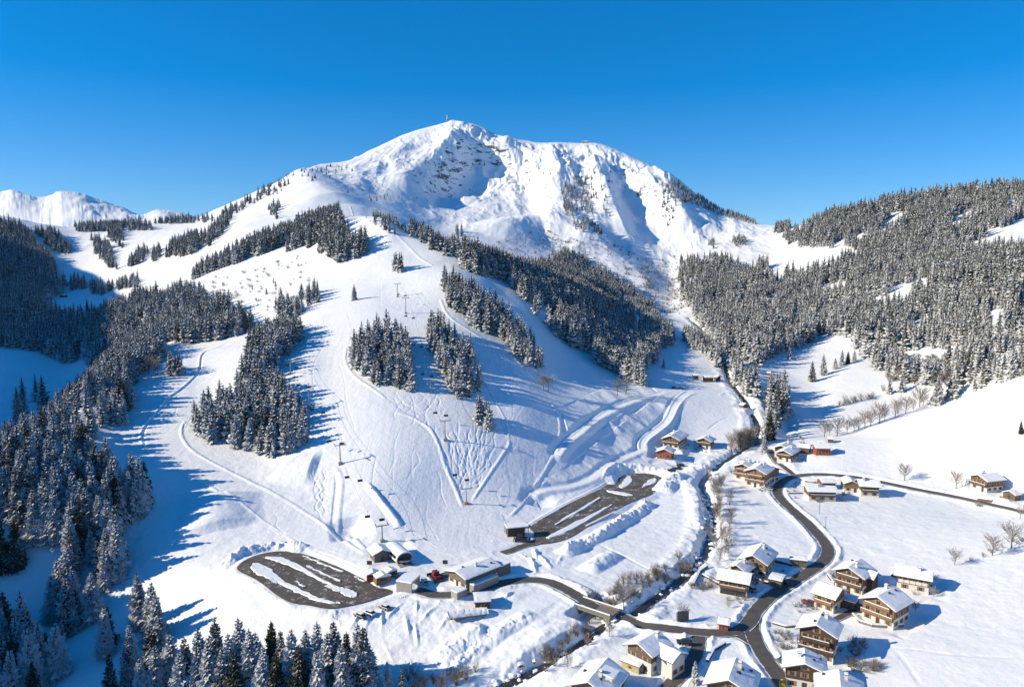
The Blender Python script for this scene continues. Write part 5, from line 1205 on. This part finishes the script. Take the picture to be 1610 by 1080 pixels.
for u, v, rz, c, s, lab in [(605,957,.9,(.12,.13,.15),1,'snow-covered car on the bank below the parking exit'),(581,966,.95,(.5,.5,.52),1,'snow-covered pale car left of the one below the parking exit'),(566,970,.9,(.05,.05,.06),1,'half-buried dark car furthest along the parking bank'),
    (1070,733,1.3,(.02,.02,.03),0,'black car at the top of the three beside the upper parking'),(1066,738,1.3,(.02,.03,.05),0,'middle car of the three beside the upper parking'),(1056,741,1.35,(.03,.03,.04),0,'lowest car of the three beside the upper parking'),
    (1060,611,.3,(.03,.03,.03),0,'dark vehicle at the left of the pair in the shaded hollow'),(1070,612,.5,(.04,.03,.03),0,'dark vehicle at the right of the pair in the shaded hollow'),(1050,722,1.2,(.2,.2,.22),0,'grey car in front of the red wooden barn'),(1266,706,.4,(.25,.26,.28),1,'snowy car in the yard of the upper hamlet'),(1356,772,.2,(.3,.05,.04),0,'red car left of the farmhouse by the field road'),(1230,915,.7,(.08,.1,.14),1,'snowy car beside the carport')]:
    car(u, v, rz, c, s, lab)
# snow-covered stack of bales beneath the road
A = hit(706, 975); B = hit(764, 963); d = B-A; L = d.length; rz = math.atan2(d.y, d.x)
o = empty('bale_stack', (A+B)/2, rz, 'long row of snow-covered round bales below the ski lodge', 'bale stack')
n = 11
for k in range(n):
    xk = -L/2+L*(k+.5)/n; MB().bar((xk, -1.3, .75), (xk, .9, .75), L/n*.55, 0, 12).part('bale', mstone if k % 2 else MW['grey'], o, .05)
V, Fc = [], []; rs = random.Random(8)
for j in range(7):
    for i in range(25):
        a = math.pi*j/6; V.append((-L/2-.4+(L+.8)*i/24, -1.75*math.cos(a)*(1+.06*rs.uniform(-1, 1)), .95+1.15*math.sin(a)*(1+.25*rs.uniform(-1, 1))))
for j in range(6):
    for i in range(24): Fc.append((j*25+i, j*25+i+1, (j+1)*25+i+1, (j+1)*25+i))
Fc += [tuple(j*25 for j in range(6, -1, -1)), tuple(j*25+24 for j in range(7))]
me = new_mesh('snow_cover', V, Fc, mroofsnow); me.polygons.foreach_set('use_smooth', [True]*len(Fc)); child('snow_cover', me, o)
# garden wall, terrace wall, poles, signs
def wall(px, h, th, label, mat=mstone, snow=True, name='garden_wall', cat='wall'):
    P = [Vector(p) for p in densify([tuple(p) for p in W(*px)], 2)]; b = MB(); s_ = MB()
    for a, c in zip(P[:-1], P[1:]):
        d = c-a; d.z = 0; L = d.length; d.normalize(); n = Vector((-d.y, d.x, 0))*th/2; u = Vector((0, 0, 1))
        for mb, z0, z1, kk in ((b, -.6, h, 1), (s_, h, h+.28, 1.15)):
            q = [a-n*kk+u*z0, c-n*kk+u*z0, c+n*kk+u*z0, a+n*kk+u*z0, a-n*kk+u*z1, c-n*kk+u*z1, c+n*kk+u*z1, a+n*kk+u*z1]
            i = len(mb.V); mb.V += [tuple(t) for t in q]; mb.F += [(i, i+3, i+2, i+1), (i+4, i+5, i+6, i+7), (i, i+1, i+5, i+4), (i+1, i+2, i+6, i+5), (i+2, i+3, i+7, i+6), (i+3, i, i+4, i+7)]; mb.M += [0]*6
    o = bpy.data.objects.new(name, None); COL.objects.link(o); setp(o, label, cat)
    b.part('masonry', mat, o); s_.part('snow_cap', mroofsnow, o)
wall([(1064,976),(1082,974)], 3.0, .5, 'grey wooden garden wall standing free beside the creekside garden', MW['grey'])
wall([(1090,920),(1100,900),(1112,892)], .9, .7, 'curved dry-stone wall left of the arcaded house'); wall([(1341,968),(1352,979),(1372,985),(1400,987),(1420,984)], .8, .6, 'curved terrace wall below the bright orange chalet')
wall([(1003,1046),(1020,1052),(1045,1060)], .9, .4, 'beige wall running from the low beige shed', mbeige); wall([(1200,880),(1222,884),(1245,890)], .8, .4, 'dark fence wall behind the carport', MW['dark'])
wall([(1268,782),(1290,786),(1312,785)], .9, .5, 'low terrace wall in front of the long guesthouse'); wall([(1240,776),(1262,776)], .5, .4, 'short dark hedge wall left of the long guesthouse', MW['dark'])
wall([(1537,786),(1560,789)], .9, .5, 'short wooden wall below the lone chalet', MW['wood']); wall([(1180,762),(1200,768),(1215,764)], .7, .5, 'low wall in front of the hotel', MW['wood'])
mhedge = plain('hedge_twigs', (.07,.062,.045), .9, .4, 4)
for px_, h_, lab in [([(1105,905),(1128,918),(1150,926)],.7,'clipped hedge in front of the arcaded house'),([(1256,1012),(1275,1026),(1300,1030)],.8,'hedge at the foot of the tall three-storey chalet'),
    ([(1302,905),(1312,918),(1335,926)],.7,'hedge below the cross-gabled chalet'),([(1402,905),(1430,918),(1465,921)],.7,'hedge in front of the long brown farmhouse'),([(1266,757),(1280,759),(1300,759)],.6,'hedge behind the long low guesthouse'),([(1172,905),(1190,912),(1208,918)],.7,'hedge between the arcaded house and the main road'),
    ([(1215,980),(1236,986),(1255,984)],.5,'low hedge east of the road junction'),([(985,1030),(1000,1040),(1012,1042)],.6,'hedge west of the white L-shaped house'),([(1050,1025),(1062,1036),(1070,1050)],.7,'hedge between the white L-shaped house and the lane'),([(1112,1040),(1122,1022),(1140,1012)],.6,'hedge along the lane above the wide snowy roof')]:
    wall(px_, h_, .7, lab, mhedge, True, 'hedge', 'hedge')
for u, v, rz, c, s_, lab in [(1272,950,.8,(.25,.03,.03),0,'red car on the forecourt left of the long white house'),(1348,960,.4,(.06,.08,.14),0,'dark blue car on the drive beside the bright orange chalet'),(1180,928,.6,(.3,.3,.32),1,'snowy silver car below the arcaded house'),(1076,1012,1.5,(.05,.05,.05),0,'black car on the yard west of the lane'),(1208,770,1.0,(.4,.4,.42),0,'pale car parked on the road side by the hotel'),(1232,1040,2.0,(.15,.17,.2),0,'grey car beside the south road'),(668,917,.4,(.3,.3,.31),1,'snowy car at the road below the red groomer'),(1330,763,.1,(.12,.13,.15),1,'snowy car between the guesthouse and the orange-gabled house')]:
    car(u, v, rz, c, s_, lab)
def polep(u, base, top, label, sign=False):
    p, h = hpx(top, (u, base)); o = empty('signboard' if sign else 'pole', p, 0, label, 'sign' if sign else 'pole')
    MB().bar((0, 0, -.5), (0, 0, h), .1, 0, 7, .07).part('post', mdark, o)
    if sign: MB().box(-.9, .9, -.15, -.1, h-1.4, h).part('board', mdark, o)
    else: MB().bar((-.5, 0, h-.4), (.5, 0, h-.4), .05).part('crossbar', mdark, o)
polep(581, 888, 881, 'dark signboard on the snow above the parking area', True); polep(700, 888, 880, 'dark signboard on the snow behind the ski lodge', True); polep(625, 911, 903, 'small dark board beside the kiosks', True)
for u, b_, t, lab in [(1141,868,850,'wooden pole beside the creekside trees'),(1298,830,812,'pole beside the road bend'),(1288,808,785,'pole beside the footpath below the guesthouse'),(1204,742,726,'flagpole behind the hotel'),(1254,1010,995,'pole by the south road'),(1310,960,946,'pole beside the driveway'),(1148,1055,1040,'pole by the bottom road')]: polep(u, b_, t, lab)
for k, (u, v, w, L, lab, m) in enumerate([(586,909,4,3,'small kiosk half under snow with a reddish front','red'),(601,913,5,3.5,'small orange-fronted kiosk at the parking exit','orange'),(613,905,4,3,'snow-topped kiosk nearest the blue shade','wood')]):
    p = hit(u, v); o = empty('kiosk', p, .3+.2*k, lab, 'kiosk'); MB().box(-w/2, w/2, -L/2, L/2, -.5, 2.1).part('wall', MW[m], o); MB().prism([(w/2+.3, 2.1), (0, 3.0), (-w/2-.3, 2.1)], -L/2-.3, L/2+.3).part('roof_snow', mroofsnow, o, .1); MB().box(-w/4, w/4, -L/2-.04, -L/2+.01, .8, 1.7).part('hatch', mdark, o)
# summit mast and ridge building
p = hit(703, 196, 2600); k = int(np.argmax(((Z[:, int(np.interp(ray(703, 190)[0], ac, np.arange(NC)))]-CAMZ)/YY[:, 0])[:int(NR*.9)])); yk = float(YY[k, 0]); xk = float(ray(703, 190)[0])*yk; zk = float(height(xk, yk))
o = empty('transmission_mast', (xk, yk, zk-1), 0, 'white transmission mast on the summit', 'mast')
MB().bar((0, 0, 0), (0, 0, 9), 2.2, 0, 10, 1.6).part('base', mconc, o); MB().bar((0, 0, 9), (0, 0, 19), 1.1, 0, 10, .9).part('shaft', mplaster, o); MB().bar((0, 0, 19), (0, 0, 27), .5, 0, 8, .3).part('antenna', mredp, o); MB().box(-4, 5, -3, 3, 0, 4).part('station', mconc, o)
c_ = int(np.interp(ray(921, 225)[0], ac, np.arange(NC))); k = int(np.argmax(((Z[:, c_]-CAMZ)/YY[:, 0])[:int(NR*.9)])); yk = float(YY[k, 0]); xk = float(ac[c_])*yk
o = empty('ridge_hut', (xk, yk, float(Z[k, c_])-1), 0, 'small building on the right-hand ridge top', 'hut'); MB().box(-9, 9, -4, 4, 0, 4).part('wall', mconc, o); MB().prism([(10, 4), (0, 6.5), (-10, 4)], -5, 5).part('roof_snow', mroofsnow, o)
# creek boulders
rs = random.Random(12); import bmesh
RK = []
for s in range(4):
    bm = bmesh.new(); bmesh.ops.create_icosphere(bm, subdivisions=2, radius=1)
    for v in bm.verts: v.co *= 1+rs.uniform(-.18, .18); v.co.z *= .7
    me = bpy.data.meshes.new('boulder'); bm.to_mesh(me); bm.free(); RK.append(me)
def boulder_mat():
    m, nt, b = nmat('snowy_rock', (.12,.11,.10), .9); g = node(nt, 'ShaderNodeNewGeometry'); sp = node(nt, 'ShaderNodeSeparateXYZ'); link(nt, g.outputs['Normal'], sp.inputs[0])
    v = math_(nt, 'ADD', sp.outputs['Z'], math_(nt, 'MULTIPLY', math_(nt, 'SUBTRACT', noise(nt, .9, 3, .6, g.outputs['Position']), .5), .8)); link(nt, mixc(nt, ramp(nt, v, [(.2, (0,)), (.32, (1,))]), (.11,.10,.09), (.84,.85,.88)), b.inputs['Base Color']); return m
mb = boulder_mat()
for me in RK: me.materials.append(mb)
cn = [p for p in CW if p.y < 340]
for i in range(150):
    q = rs.choice(cn)+Vector((rs.uniform(-3, 3), rs.uniform(-3, 3), 0)); o = bpy.data.objects.new('boulder', rs.choice(RK)); COL.objects.link(o); s = rs.uniform(.3, 1.2)
    o.location = (q.x, q.y, float(height(q.x, q.y))+s*.2); o.scale = (s, s*rs.uniform(.8, 1.3), s); o.rotation_euler = (0, 0, rs.uniform(0, 6)); setp(o, 'snow-capped boulder in the creek bed', 'boulder', 'boulders in the creek bed')
# garden bushes round the houses
gb = [(1110,925,12),(1195,890,8),(1240,905,10),(1270,955,8),(1300,985,8),(1320,912,6),(1345,935,7),(1395,975,9),(1440,925,8),(1205,915,10),(1165,940,10),(1285,782,10),(1240,765,8),(1330,775,8),(1240,715,6),(1270,710,6),(1195,765,9),(1160,750,6),(1005,1050,9),(1040,1062,8),(1270,1010,8),(1345,1020,9),(1375,1050,8),(1240,1000,6),(1225,1020,6),(1120,1000,6),(1065,700,5),(1085,705,5),(1255,700,5),(1540,795,5),(1580,785,5),(1345,1045,6),(1450,910,6),(1365,768,6)]
for u, v, n in gb:
    for k in range(int(n*1.5)):
        uu = u+rs.gauss(0, 12); vv = v+rs.gauss(0, 5); q = hit(uu, vv)
        if np.min((mroadpts[:, 0]-q.x)**2+(mroadpts[:, 1]-q.y)**2) < 22: continue
        if any(abs((q.x-a[0])*a[3].x+(q.y-a[1])*a[3].y) < a[4]/2 and abs(-(q.x-a[0])*a[3].y+(q.y-a[1])*a[3].x) < a[5]/2 for a in pads): continue
        make_tree('bush', q-Vector((0, 0, .1)), rs.uniform(1.0, 2.6), 'snow-dusted garden bush among the village houses', 'garden bushes', rs.randrange(9999), 1.5)
# ------------------------------------------------------------------ light
SUN_EL = math.radians(25.5); SUND = Vector((-1, -.14, 0)).normalized()
sun_d = bpy.data.lights.new('sun', 'SUN'); sun = bpy.data.objects.new('sun', sun_d); COL.objects.link(sun)
sdir = Vector((SUND.x*math.cos(SUN_EL), SUND.y*math.cos(SUN_EL), math.sin(SUN_EL)))
sun.rotation_euler = sdir.to_track_quat('Z', 'Y').to_euler()
sun_d.energy = 4.15; sun_d.angle = math.radians(.5); sun_d.color = (1, .875, .64)
wld = bpy.data.worlds.new('World'); scene.world = wld; wld.use_nodes = True
nt = wld.node_tree; bg = nt.nodes['Background']
sky = nt.nodes.new('ShaderNodeTexSky'); sky.sky_type = 'NISHITA'; sky.sun_disc = False
sky.sun_elevation = SUN_EL; sky.sun_rotation = math.atan2(sdir.x, sdir.y); sky.altitude = 1500; sky.air_density = 1.0; sky.dust_density = .0; sky.ozone_density = 4
hs = nt.nodes.new('ShaderNodeHueSaturation'); hs.inputs['Saturation'].default_value = 1.42; hs.inputs['Value'].default_value = 1
nt.links.new(sky.outputs[0], hs.inputs['Color']); gm = nt.nodes.new('ShaderNodeGamma'); gm.inputs[1].default_value = .8; nt.links.new(hs.outputs[0], gm.inputs[0]); tn = nt.nodes.new('ShaderNodeMix'); tn.data_type = 'RGBA'; tn.blend_type = 'MULTIPLY'; tn.inputs[0].default_value = 1; tn.inputs[7].default_value = (.6, .79, 1.0, 1); nt.links.new(gm.outputs[0], tn.inputs[6]); nt.links.new(tn.outputs[2], bg.inputs[0])
bg.inputs[1].default_value = .138
scene.view_settings.view_transform = 'Standard'; scene.view_settings.look = 'None'; scene.view_settings.exposure = .62; scene.view_settings.gamma = 1
scene.cycles.use_adaptive_sampling = True; scene.cycles.max_bounces = 6; scene.cycles.diffuse_bounces = 2
scene.cycles.use_denoising = True

# ------------------------------------------------------------------ air
mh = bpy.data.materials.new('haze'); mh.use_nodes = True; n_ = mh.node_tree; n_.nodes.remove(n_.nodes['Principled BSDF'])
pv = n_.nodes.new('ShaderNodeVolumePrincipled'); pv.inputs['Color'].default_value = (.45, .74, 1, 1); pv.inputs['Density'].default_value = .000014; pv.inputs['Anisotropy'].default_value = .0
n_.links.new(pv.outputs[0], n_.nodes['Material Output'].inputs['Volume'])
zt_ = max(float(Z.max()), CAMZ)+12; zb_ = float(Z.min())-1; xm = float(np.abs(XX).max())+50
hz = MB().box(-xm, xm, -40, 7100, zb_, zt_).mesh('haze', mh); ho = bpy.data.objects.new('haze', hz); COL.objects.link(ho); setp(ho, 'thin blue haze in the air over the valley', 'haze', None, 'stuff')
